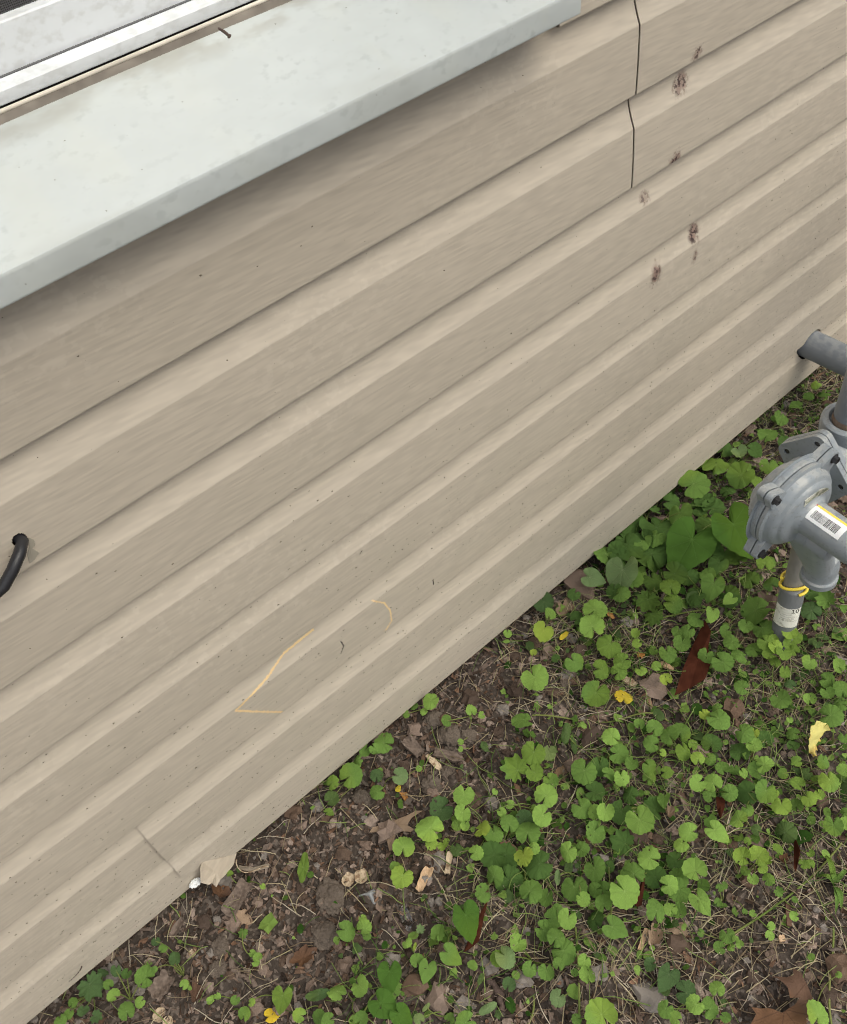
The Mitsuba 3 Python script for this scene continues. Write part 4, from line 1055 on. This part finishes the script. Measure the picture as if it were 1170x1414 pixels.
fallen('dry_leaf', 'leaf', 'dry leaf beside the riser, dark brown and half hidden', 'dry', 'brown_leaf', 1050, 880, 22, -10, 0.006, 10)
fallen('dry_leaf', 'leaf', 'tan dry leaf in the soil below the siding edge and yellow-green cluster', 'dry', 'brown_leaf_tan', 782, 838, 32, 10, 0.006, 10)
fallen('dry_leaf', 'leaf', 'pinkish brown dry leaf under the ragged ground ivy', 'dry', 'brown_leaf_tan', 775, 1068, 44, 70, 0.004, 8)
fallen('dry_leaf', 'leaf', 'dry brown leaf in the litter below the sparse ground ivy', 'dry', 'brown_leaf_tan', 965, 945, 34, 10, 0.005, 10)

# curled yellow leaf
yl = [at(1122, 1047, z=0.010), at(1117, 1032, z=0.028), at(1117, 1018, z=0.040), at(1122, 1005, z=0.046), at(1130, 998, z=0.048)]
yr = [at(1126, 1047, z=0.014), at(1127, 1036, z=0.016), at(1131, 1024, z=0.020), at(1139, 1015, z=0.030), at(1145, 997, z=0.044)]
A, B = spline(yl, 12), spline(yr, 12)
t = np.linspace(0, 1, 6)[None, :, None]
W = A[:, None] * (1 - t) + B[:, None] * t
W[..., 2] += (np.sin(np.pi * t) * 0.009)[..., 0] * np.linspace(1.2, -0.8, 12)[:, None]
W += nrg.normal(0, 0.0011, W.shape)
W[:, 5] += nrg.normal(0, 0.0022, (12, 3))
W[11] += nrg.normal(0, 0.0025, (6, 3))
ii, jj = np.meshgrid(np.arange(11), np.arange(5), indexing='ij')
solo('yellow_leaf', (W.reshape(-1, 3), np.stack([ii * 6 + jj, (ii + 1) * 6 + jj, (ii + 1) * 6 + jj + 1, ii * 6 + jj + 1], -1).reshape(-1, 4)),
     {'type': 'principledthin', 'base_color': mikit.proc(lambda p, n, uv: mix(mi.Color3f(0.80, 0.72, 0.26), mi.Color3f(0.70, 0.48, 0.14), smoothstep(0.45, 0.7, fbm(p.x * 60, p.y * 60, p.z * 60, 3)))), 'roughness': 0.5, 'diff_trans': 0.6},
     'curled yellow leaf standing on edge near the right picture edge', 'leaf', smooth=True)

def sliver(outline_px, z, label):
    p = np.array([at(*q, z=z + rng.uniform(-0.004, 0.006)) for q in outline_px])
    p[:, 2] += np.array([hgt(a[0], a[1]) for a in p])
    solo('dry_leaf', plate(p, 0.0006), 'dark_red_leaf', label, 'leaf')


scene['dark_red_leaf'] = {'type': 'principledthin', 'base_color': mikit.proc(lambda p, n, uv: mix(mi.Color3f(0.035, 0.012, 0.008), mi.Color3f(0.10, 0.034, 0.02), fbm(p.x * 90, p.y * 90, p.z * 90, 4))), 'roughness': 0.5, 'diff_trans': 0.3}
sliver([(975, 850), (983, 868), (979, 892), (982, 915), (974, 938), (953, 950), (932, 958), (944, 922), (957, 888)], 0.022, 'long dark red-brown dry leaf standing among ground ivy left of the gas riser')
sliver([(891, 1204), (890, 1225), (886, 1252), (880, 1254), (874, 1247), (883, 1225)], 0.035, 'dark red dry leaf sliver beside the largest bright round leaf')
sliver([(990, 1096), (1003, 1099), (1002, 1112), (996, 1129), (992, 1116)], 0.018, 'short dark red leaf sliver above the smooth bright heart leaf')
sliver([(1099, 1150), (1105, 1176), (1101, 1202), (1098, 1196)], 0.018, 'thin dark red leaf sliver in the straw left of the grass tuft')
sliver([(676, 1240), (668, 1268), (662, 1300), (650, 1310), (641, 1316), (650, 1288)], 0.022, 'dark red leaf piece beside the leaf riddled with insect holes')

# oak leaves: outlines as they lie, crumpled
def sheet(outline_px, z, seed, crumple, mat, name, label, n=26):
    pts = [at(*q, z=z)[:2] for q in outline_px]
    poly = Polygon(pts).buffer(0)
    x0, y0, x1, y1 = poly.bounds
    h = max(x1 - x0, y1 - y0) / n
    tri = trimesh.creation.triangulate_polygon(poly.segmentize(h), engine='earcut')
    v2, f2 = tri
    m = trimesh.Trimesh(np.c_[v2, np.zeros(len(v2))], f2, process=False)
    for _ in range(3):
        e = m.edges_unique_length.max()
        if e < h * 1.5:
            break
        m = m.subdivide()
    v = np.array(m.vertices)
    q = np.c_[v[:, :2] * 22, np.zeros(len(v))]
    zz = crumple * (meshkit.fbm(q, 3, seed) - 0.35) + crumple * 0.8 * np.abs(meshkit.noise(q * 0.7 + 5, seed) - 0.5)
    v[:, 2] = height(v[:, 0], v[:, 1]).max() * 0.5 + 0.003 + zz
    uv = (v[:, :2] - [(x0 + x1) / 2, (y0 + y1) / 2]) / max(x1 - x0, y1 - y0) * 0.6 + 0.5
    solo(name, trimesh.Trimesh(v, m.faces, process=False), mat, label, 'leaf', smooth=True, uv=uv)


sheet([(1034, 1420), (1045, 1400), (1038, 1391), (1062, 1393), (1080, 1399), (1098, 1388), (1104, 1378), (1090, 1380), (1086, 1366), (1073, 1352), (1066, 1349), (1088, 1351), (1095, 1348), (1094, 1338), (1105, 1346), (1114, 1362), (1124, 1382), (1122, 1396), (1114, 1406), (1116, 1425)], 0.02, 3, 0.045, 'brown_leaf', 'oak_leaf', 'large crumpled brown oak leaf at the bottom right of the picture')
sheet([(510, 1150), (522, 1149), (530, 1153), (535, 1163), (538, 1176), (543, 1176), (545, 1162), (546, 1152), (556, 1149), (568, 1150), (572, 1146), (563, 1141), (570, 1131), (585, 1122), (575, 1122), (560, 1130), (545, 1134), (528, 1140), (515, 1143)], 0.006, 8, 0.016, 'brown_leaf_tan', 'oak_leaf', 'tan oak leaf lying on soil below the siding, left of the two-lobed leaf')

# soil clods, chips, twigs and scraps
def lump(px, py, w, seed, squash=0.6, mat='clod'):
    pos = at(px, py, z=0.006)
    r = 0.5 * w / ppm(pos)
    m = trimesh.creation.icosphere(4, 1.0)
    v = np.array(m.vertices)
    d = 1 + 0.9 * (meshkit.fbm(v * 1.3 + seed * 3.7, 3, seed) - 0.5) + 0.35 * (np.abs(meshkit.fbm(v * 3 + seed, 2, seed) - 0.5) * 2 - 0.3) + 0.22 * (meshkit.fbm(v * 9 + seed, 2, seed) - 0.5)
    v = v * d[:, None] * r * [1.1, 0.95, squash]
    a = seed * 1.3
    v = v @ np.array([[math.cos(a), -math.sin(a), 0], [math.sin(a), math.cos(a), 0], [0, 0, 1]]).T
    m.vertices = v + [pos[0], pos[1], hgt(pos[0], pos[1]) + r * squash * 0.35]
    return m


for px, py, w, lab in ((457, 1238, 46, 'big grey-brown soil clod on bare earth below the siding'), (447, 1290, 38, 'dark soil clod just below the big grey-brown clod'), (620, 1012, 31, 'rounded soil clod among small seedlings near the siding edge'),
                       (646, 1013, 24, 'upright brown clod right of the rounded clod'), (597, 989, 26, 'flat clod close to the siding edge left of the bright seedlings'), (304, 1306, 28, 'grey clod at the left amid brown litter'),
                       (300, 1336, 24, 'low dark clod below the grey clod at the left'), (595, 1082, 30, 'dark clod left of the bright sprig beside the marked soil'), (498, 1098, 24, 'ridge-like soil lump left of the wilted leaves'), (618, 1062, 22, 'small dark clod under the seedling among brown chips')):
    solo('soil_clod', lump(px, py, w, len(scene) % 97), 'clod', lab, 'soil clod', smooth=True)
for px, py, w, lab in ((781, 942, 15, 'grey pebble in the litter below the small ground ivy'), (782, 953, 9, 'small pale pebble below the grey pebble'), (878, 1074, 11, 'pinkish pebble in the dense green patch'), (619, 1030, 12, 'small stone under the rounded clod'),
                       (644, 1352, 6, 'small orange berry-like pebble at the bottom'), (326, 1220, 9, 'dark pebble below the broken siding corner')):
    solo('pebble', lump(px, py, w, len(scene) % 89, 0.75), rough((0.45, 0.2, 0.08), 0.6, 0.3) if 'orange' in lab else 'clod', lab, 'pebble', smooth=True)


def stick(pts, r0, r1, mat, name, cat_, lab, lift=0.004, sides=7, wob=0.0012):
    w = [at(*q, z=0.005) for q in pts]
    w = np.array([[a[0], a[1], max(hgt(a[0], a[1]), -0.004) + lift] for a in w])
    c = spline(w, max(8, 5 * len(pts)))
    c[1:-1] += nrg.normal(0, wob, (len(c) - 2, 3)) * [1, 1, 0.4]
    solo(name, tube(c, np.linspace(r0, r1, len(c)) * (1 + 0.15 * nrg.normal(size=len(c))).clip(0.6, 1.4), sides), mat, lab, cat_, smooth=50)


stick([(545, 1272), (560, 1288), (585, 1310)], 0.0042, 0.0032, 'twig_bark', 'twig', 'twig', 'thick dark twig on the soil beside the clear plastic scrap')
stick([(640, 1325), (665, 1342), (684, 1362), (692, 1395)], 0.0048, 0.0040, 'twig_bark', 'twig', 'twig', 'dark red-brown twig at the bottom below the holed leaf')
stick([(322, 1316), (324, 1340), (340, 1349), (352, 1362)], 0.0042, 0.003, 'bark', 'twig', 'twig', 'bent grey root on the soil left of the clover seedling')
stick([(537, 1252), (540, 1268), (541, 1274)], 0.0040, 0.0032, 'bark', 'twig', 'twig', 'short brown stick end left of the clear plastic scrap')
stick([(1102, 1290), (1080, 1302)], 0.0022, 0.0016, 'twig_bark', 'twig', 'twig', 'thin dark twig right of the two-leaved seedling')
stick([(500, 1398), (520, 1375), (546, 1338)], 0.0012, 0.001, 'plant_stem', 'runner_stem', 'stem', 'arching green stem beside the pointed leaves at the bottom')


def chip(a, b, w, th, mat, name, cat_, lab, lift=0.006, seed=0):
    p0, p1 = at(*a, z=0.006), at(*b, z=0.006)
    d = p1 - p0
    L_ = np.linalg.norm(d[:2])
    m = m3.Manifold.cube([L_, w, th], True).refine_to_length(L_ / 9)
    m = man(m)
    v = np.array(m.vertices)
    v[:, 1] *= 1 + 0.5 * (meshkit.noise(np.c_[v[:, 0] / L_ * 5, v[:, 0] * 0, v[:, 2] * 0] + seed, 4) - 0.5) - 0.5 * np.abs(v[:, 0] / L_) ** 2
    v[:, 0] += (meshkit.noise(np.c_[v[:, 1] / w * 3, v[:, 0] * 0, v[:, 0] * 0] + seed, 6) - 0.5) * L_ * 0.2
    v[:, 2] += th * 1.2 * (meshkit.fbm(v * [60, 160, 0] + seed, 2, 5) - 0.5) + 1.5 * (v[:, 1] ** 2) / w * 0.5
    c, s = d[0] / L_, d[1] / L_
    v = v @ np.array([[c, -s, 0], [s, c, 0], [0, 0, 1]]).T
    mid = (p0 + p1) / 2
    m.vertices = v + [mid[0], mid[1], hgt(mid[0], mid[1]) + lift]
    solo(name, m, mat, lab, cat_, smooth=40)


chip((594, 1202), (579, 1233), 0.013, 0.005, 'fresh_wood', 'wood_chip', 'wood chip', 'pale fresh wood chip on the soil below the two-lobed leaf', seed=2)
chip((622, 1176), (618, 1206), 0.008, 0.005, 'pale_husk', 'wood_chip', 'wood chip', 'dull grey-tan wood splinter right of the pale fresh chip', seed=9)
chip((340, 1215), (312, 1262), 0.022, 0.006, 'bark', 'bark_piece', 'bark', 'long grey-brown bark strip below the broken siding corner', seed=4)
chip((235, 1346), (212, 1376), 0.022, 0.006, 'bark', 'bark_piece', 'bark', 'grey weathered bark piece near the bottom left', seed=5)
chip((250, 1266), (234, 1292), 0.010, 0.004, 'bark', 'bark_piece', 'bark', 'thin grey bark sliver close to the siding at the left', seed=6)
chip((600, 1036), (640, 1046), 0.013, 0.006, 'bark', 'bark_piece', 'bark', 'brown bark chunk below the rounded clod', seed=7)
chip((560, 1020), (580, 1040), 0.020, 0.008, 'bark', 'bark_piece', 'bark', 'crumbly brown bark heap right of the siding-edge leaf', seed=8)
chip((588, 1040), (606, 1058), 0.009, 0.005, 'pale_husk', 'wood_chip', 'wood chip', 'pinkish wood bits below the crumbly bark', seed=11)
chip((862, 935), (882, 946), 0.014, 0.006, 'pale_husk', 'wood_chip', 'wood chip', 'whitish wood chip above the bright yellow fallen leaf', seed=12)
chip((912, 917), (930, 925), 0.008, 0.005, 'fresh_wood', 'wood_chip', 'wood chip', 'light wood chip right of the bright yellow fallen leaf', seed=13)
chip((893, 1283), (884, 1312), 0.007, 0.004, 'fresh_wood', 'wood_chip', 'wood chip', 'tan splinter in straw below the largest bright round leaf', seed=14)
chip((1087, 1253), (1089, 1284), 0.007, 0.005, 'brown_leaf', 'wood_chip', 'wood chip', 'reddish brown stick above the brown oak leaf', seed=15)
chip((1075, 1299), (1083, 1297), 0.007, 0.005, 'fresh_wood', 'wood_chip', 'wood chip', 'tiny pale chip at the tip of the thin dark twig', seed=16)


def husk(px, py, w, lab, name='seed_husk'):
    pos = at(px, py, z=0.008)
    r = 0.5 * w / ppm(pos)
    m = trimesh.creation.icosphere(3, 1.0)
    v = np.array(m.vertices)
    v[:, 2] = np.where(v[:, 2] > 0.2, 0.4 - v[:, 2] * 0.7, v[:, 2]) * 0.6
    v *= (1 + 0.4 * (meshkit.fbm(v * 2.2 + px, 3, 3) - 0.5))[:, None] * r
    m.vertices = v + [pos[0], pos[1], hgt(pos[0], pos[1]) + r * 0.45]
    solo(name, m, 'pale_husk', lab, 'husk', smooth=True)


husk(480, 1213, 19, 'left pale dried husk of two beside the big soil clod')
husk(499, 1210, 20, 'right pale dried husk of two beside the big soil clod')
husk(216, 1398, 20, 'pale crumpled husk at the bottom left edge of the soil')
husk(228, 1408, 15, 'smaller pale husk right below the crumpled one at the bottom left')
husk(261, 1312, 11, 'small orange-tan husk left of the grey clod')
# clear plastic scrap, metal scrap
a, b = at(556, 1254, z=0.012), at(568, 1280, z=0.008)
pc = m3.Manifold.batch_hull([m3.Manifold.sphere(0.0018, 10).translate((q + np.array(o)).tolist()) for q in (a, b) for o in ((-0.008, -0.003, 0), (0.008, 0.003, 0.002), (0.005, 0.001, 0.006))])
solo('plastic_scrap', man(pc), 'clear_plastic', 'clear plastic scrap lying on soil beside the thick dark twig', 'scrap', smooth=30)
j = at(511, 1234, z=0.012)
ms = hull_spheres([j, at(497, 1237, z=0.010)], [0.0035, 0.0012], 10) + hull_spheres([j, at(517, 1247, z=0.008)], [0.0035, 0.0025], 10) + hull_spheres([j, at(520, 1229, z=0.008)], [0.0035, 0.003], 10)
solo('metal_scrap', man(ms), 'grey_plastic', 'small grey forked scrap on the soil right of the big clod', 'scrap', smooth=40)
# vinyl strip lying on the soil, the foam crumb, the twig on the sill
v0 = [at(330, 1200, z=0.008), at(348, 1205, z=0.006), at(372, 1198, z=0.006), at(371, 1193, z=0.012), at(350, 1199, z=0.014), at(330, 1196, z=0.02)]
vs = thing('vinyl_strip', 'brown vinyl strip with a pale torn edge on the soil by the broken corner', 'scrap')
part(vs, 'strip', plate(v0, 0.001), rough((0.25, 0.205, 0.155), 0.5, 0.35))
part(vs, 'torn_edge', tube(spline([at(327, 1187, z=0.022), at(328, 1197, z=0.012), at(335, 1204, z=0.009), at(350, 1203, z=0.009), at(371, 1196, z=0.0095)], 18), 0.0008, 6), 'pale_husk', smooth=True, label='pale torn edge')
fo = at(270, 1219, y=-0.008)
mm = trimesh.creation.icosphere(3, 1.0)
v = np.array(mm.vertices)
v *= (1 + 1.7 * (meshkit.fbm(v * 3.6, 4, 7) - 0.5))[:, None] * [0.0085, 0.005, 0.0055]
mm.vertices = v + fo
solo('foam_crumb', mm, 'white_foam', 'white ragged foam crumb at the bottom of the broken siding corner', 'foam', smooth=30)
sy = 0.03
tz = zt_ + 0.0003 + (zback + 0.003 - zt_) * (sy - SF) / (SB - SF)


def on_sill(px, py, lift):
    y = 0.0
    for _ in range(8):
        z = zt_ + 0.0003 + (zback + 0.003 - zt_) * (y - SF - 0.004) / (SB + 0.008 - SF) + lift
        y = float(at(px, py, z=z)[1])
    return at(px, py, z=z)


solo('twig', tube([on_sill(302, 39, 0.003), on_sill(309, 43, 0.002), on_sill(315, 48, 0.0025), on_sill(317, 50, 0.002)], [0.0009, 0.0013, 0.0012, 0.002], 7), 'twig_bark', 'short dark twig lying on the pale window sill', 'twig', smooth=40)
solo('twig', tube(spline([at(95, 1356, y=-0.004), at(105, 1347, y=-0.008), at(113, 1335, y=-0.012)], 8), [0.0003, 0.0004, 0.0005, 0.0006, 0.0006, 0.0006, 0.0008, 0.0011], 6), 'twig_bark', 'hair-thin dark twig leaning on the bottom siding edge at the left', 'twig', smooth=True)

# ------------------------------------------------------------------ litter, straw and undergrowth that nobody could count
DENSE = [((690, 980), 40), ]
dense_px = [(1040, 1040, 110), (950, 1030, 80), (840, 1080, 90), (760, 1140, 70), (860, 1210, 80), (740, 1230, 60), (1100, 1080, 90), (930, 720, 70), (1000, 800, 80), (870, 800, 60), (1090, 920, 90), (990, 660, 60), (1000, 920, 70), (850, 880, 70), (1130, 980, 80), (540, 1380, 50), (640, 1290, 40), (720, 1180, 60), (1120, 560, 50)]
DN = [(at(x, y, z=0.0)[:2], r / ppm(at(x, y, z=0.0)) * 1.25) for x, y, r in dense_px]


def density(x, y):
    return max(math.exp(-((x - c[0]) ** 2 + (y - c[1]) ** 2) / (r * r)) for c, r in DN)


def in_view(x, y):
    q = ROT @ (np.array([x, y, 0.0]) - CAM)
    u, v = CX + FPX * q[0] / q[2], CY + FPX * q[1] / q[2]
    return q[2] > 0 and -120 < u < 1290 and -60 < v < 1520


def spots(n, dens=lambda x, y: 1.0):
    out = []
    while len(out) < n:
        x, y = rng.uniform(-1.35, 1.0), rng.uniform(-0.95, 0.03)
        if in_view(x, y) and rng.random() < dens(x, y):
            out.append((x, y))
    return out


def bits(items, name, label, mat='bits', smooth=False):
    V, F, C, k = [], [], [], 0
    for v, f, c in items:
        V.append(v)
        F.append(np.asarray(f) + k)
        C.append(np.tile(c, (len(v), 1)) * (0.85 + 0.3 * nrg.random((len(v), 1))))
        k += len(v)
    solo(name, trimesh.Trimesh(np.vstack(V), np.vstack(F), process=False), mat, label, kind='stuff', color=np.clip(np.vstack(C), 0, 1), smooth=smooth)


def rot2(v, a):
    c, s = math.cos(a), math.sin(a)
    return np.stack([v[:, 0] * c - v[:, 1] * s, v[:, 0] * s + v[:, 1] * c, v[:, 2]], 1)


def shade(c, k):
    return tuple(k * q for q in c)


BROWN = [(0.16, 0.115, 0.09), (0.10, 0.068, 0.05), (0.21, 0.155, 0.125), (0.26, 0.20, 0.165), (0.13, 0.085, 0.06), (0.075, 0.052, 0.04), (0.17, 0.10, 0.065), (0.23, 0.18, 0.15)]
items = []
for x, y in spots(15000, lambda x, y: 1 - 0.45 * density(x, y)):
    n = rng.choice((6, 7, 8))
    s = min(0.0055, 0.0017 * math.exp(rng.gauss(0.2, 0.55)))
    a = np.sort(nrg.uniform(0, 2 * np.pi, n))
    r = s * nrg.uniform(0.5, 1.25, n)
    el = math.exp(rng.uniform(0.0, 1.9) * (0.5 if s > 0.0028 else 1))
    ring = np.stack([r * np.cos(a) * el, r * np.sin(a), nrg.normal(0, 0.4 * s, n)], 1)
    ring[:, 2] += rng.uniform(-0.8, 0.9) * ring[:, 1] + rng.gauss(0, 0.22) * ring[:, 0] + rng.uniform(-0.15, 0.3) * (ring[:, 0] ** 2) / (s * el)
    v = np.vstack([ring, [[0, 0, rng.uniform(-0.2, 0.6) * s]]])
    v = rot2(v, rng.uniform(0, 6.28)) + [x, y, hgt(x, y) + 0.0012 + 0.4 * s]
    items.append((v, [[i, (i + 1) % n, n] for i in range(n)], shade(rng.choice(BROWN), rng.choice((0.35, 0.55, 0.75, 1.0, 1.25)))))
bits(items, 'leaf_litter', 'brown crumbs of dead leaves and bark strewn over the soil')
items = []
ico = trimesh.creation.icosphere(1, 1.0)
for x, y in spots(5200):
    s = 0.0017 * math.exp(rng.gauss(0.35, 0.7))
    v = np.array(ico.vertices) * nrg.uniform(0.55, 1.25, (len(ico.vertices), 1)) * s * [1.2, 1, 0.7]
    items.append((rot2(v, rng.uniform(0, 6)) + [x, y, hgt(x, y) + 0.3 * s], ico.faces, rng.choice(BROWN[:6] + [(0.20, 0.175, 0.155)])))
bits(items, 'soil_crumbs', 'small soil crumbs and grit lying over the bed')
STRAW = [(0.40, 0.33, 0.21), (0.50, 0.43, 0.29), (0.30, 0.24, 0.15), (0.22, 0.165, 0.11), (0.33, 0.29, 0.17), (0.45, 0.39, 0.30)]
sp_c = [(at(1090, 1230, z=0)[:2], 0.16), (at(880, 1330, z=0)[:2], 0.10), (at(1010, 1210, z=0)[:2], 0.14), (at(1090, 900, z=0)[:2], 0.14), (at(820, 900, z=0)[:2], 0.12), (at(1120, 540, z=0)[:2], 0.12), (at(730, 1300, z=0)[:2], 0.1)]


def straw_d(x, y):
    return min(1.0, 0.13 + max(math.exp(-((x - c[0]) ** 2 + (y - c[1]) ** 2) / (r * r)) for c, r in sp_c))


def strand(x, y, length, rad, lift, colors, turn=0.7):
    a = rng.uniform(0, 6.28)
    pts, px_, py_ = [], x, y
    base = rng.uniform(0.4, 1.0) * lift
    bow_ = rng.uniform(0, lift)
    n = 6
    for i in range(n):
        t = i / (n - 1)
        pts.append((px_, py_, hgt(px_, py_) + 0.002 + base * (0.3 + t) + bow_ * math.sin(math.pi * t)))
        a += rng.gauss(0, turn / n)
        px_ += math.cos(a) * length / n
        py_ += math.sin(a) * length / n
    m = tube(pts, np.linspace(rad, rad * 0.6, n), 4, cap=False)
    return np.array(m.vertices), np.array(m.faces), rng.choice(colors)


items = [strand(x, y, rng.uniform(0.018, 0.075), rng.uniform(0.0003, 0.00085), rng.uniform(0.002, 0.010), STRAW) for x, y in spots(3000, straw_d)]
bits(items, 'straw', 'dry pale grass stems and straw tangled over the soil', smooth=True)
GREEN = [(0.16, 0.23, 0.06), (0.22, 0.29, 0.09), (0.10, 0.15, 0.045), (0.22, 0.27, 0.09), (0.07, 0.12, 0.03)]
items = [strand(x, y, rng.uniform(0.02, 0.08), rng.uniform(0.0004, 0.0009), rng.uniform(0.004, 0.018), GREEN, 1.0) for x, y in spots(1500, lambda x, y: 0.10 + density(x, y))]
bits(items, 'thin_stems', 'thin green stems tangled through the ground cover', smooth=True)
GL = [(0.16, 0.26, 0.06), (0.09, 0.16, 0.035), (0.22, 0.34, 0.08), (0.09, 0.14, 0.05), (0.04, 0.09, 0.018)]
items = []
for x, y in spots(2300, lambda x, y: 0.05 + density(x, y)):
    n = 9
    s = 0.0034 * math.exp(rng.gauss(0, 0.45))
    a = np.linspace(0, 2 * np.pi, n, endpoint=False)
    r = s * (1 + 0.22 * np.cos(a * rng.choice((1, 2, 3, 4)) + rng.uniform(0, 6))) * nrg.uniform(0.85, 1.15, n)
    ring = np.stack([r * np.cos(a), r * np.sin(a), 0.2 * s * np.sin(2 * a + 1)], 1)
    v = np.vstack([ring, [[0, 0, -0.2 * s]]])
    t1, t2 = rng.gauss(0, 0.45), rng.gauss(0, 0.45)
    v[:, 2] += v[:, 0] * t1 + v[:, 1] * t2
    v = v + [x, y, hgt(x, y) + rng.uniform(0.003, 0.016)]
    items.append((v, [[i, (i + 1) % n, n] for i in range(n)], rng.choice(GL)))
scene['undergrowth_leaf'] = {'type': 'principledthin', 'base_color': {'type': 'mesh_attribute', 'name': 'vertex_color'}, 'roughness': 0.5, 'diff_trans': 0.5}
bits(items, 'undergrowth', 'low carpet of tiny green leaves between the larger plants', 'undergrowth_leaf')
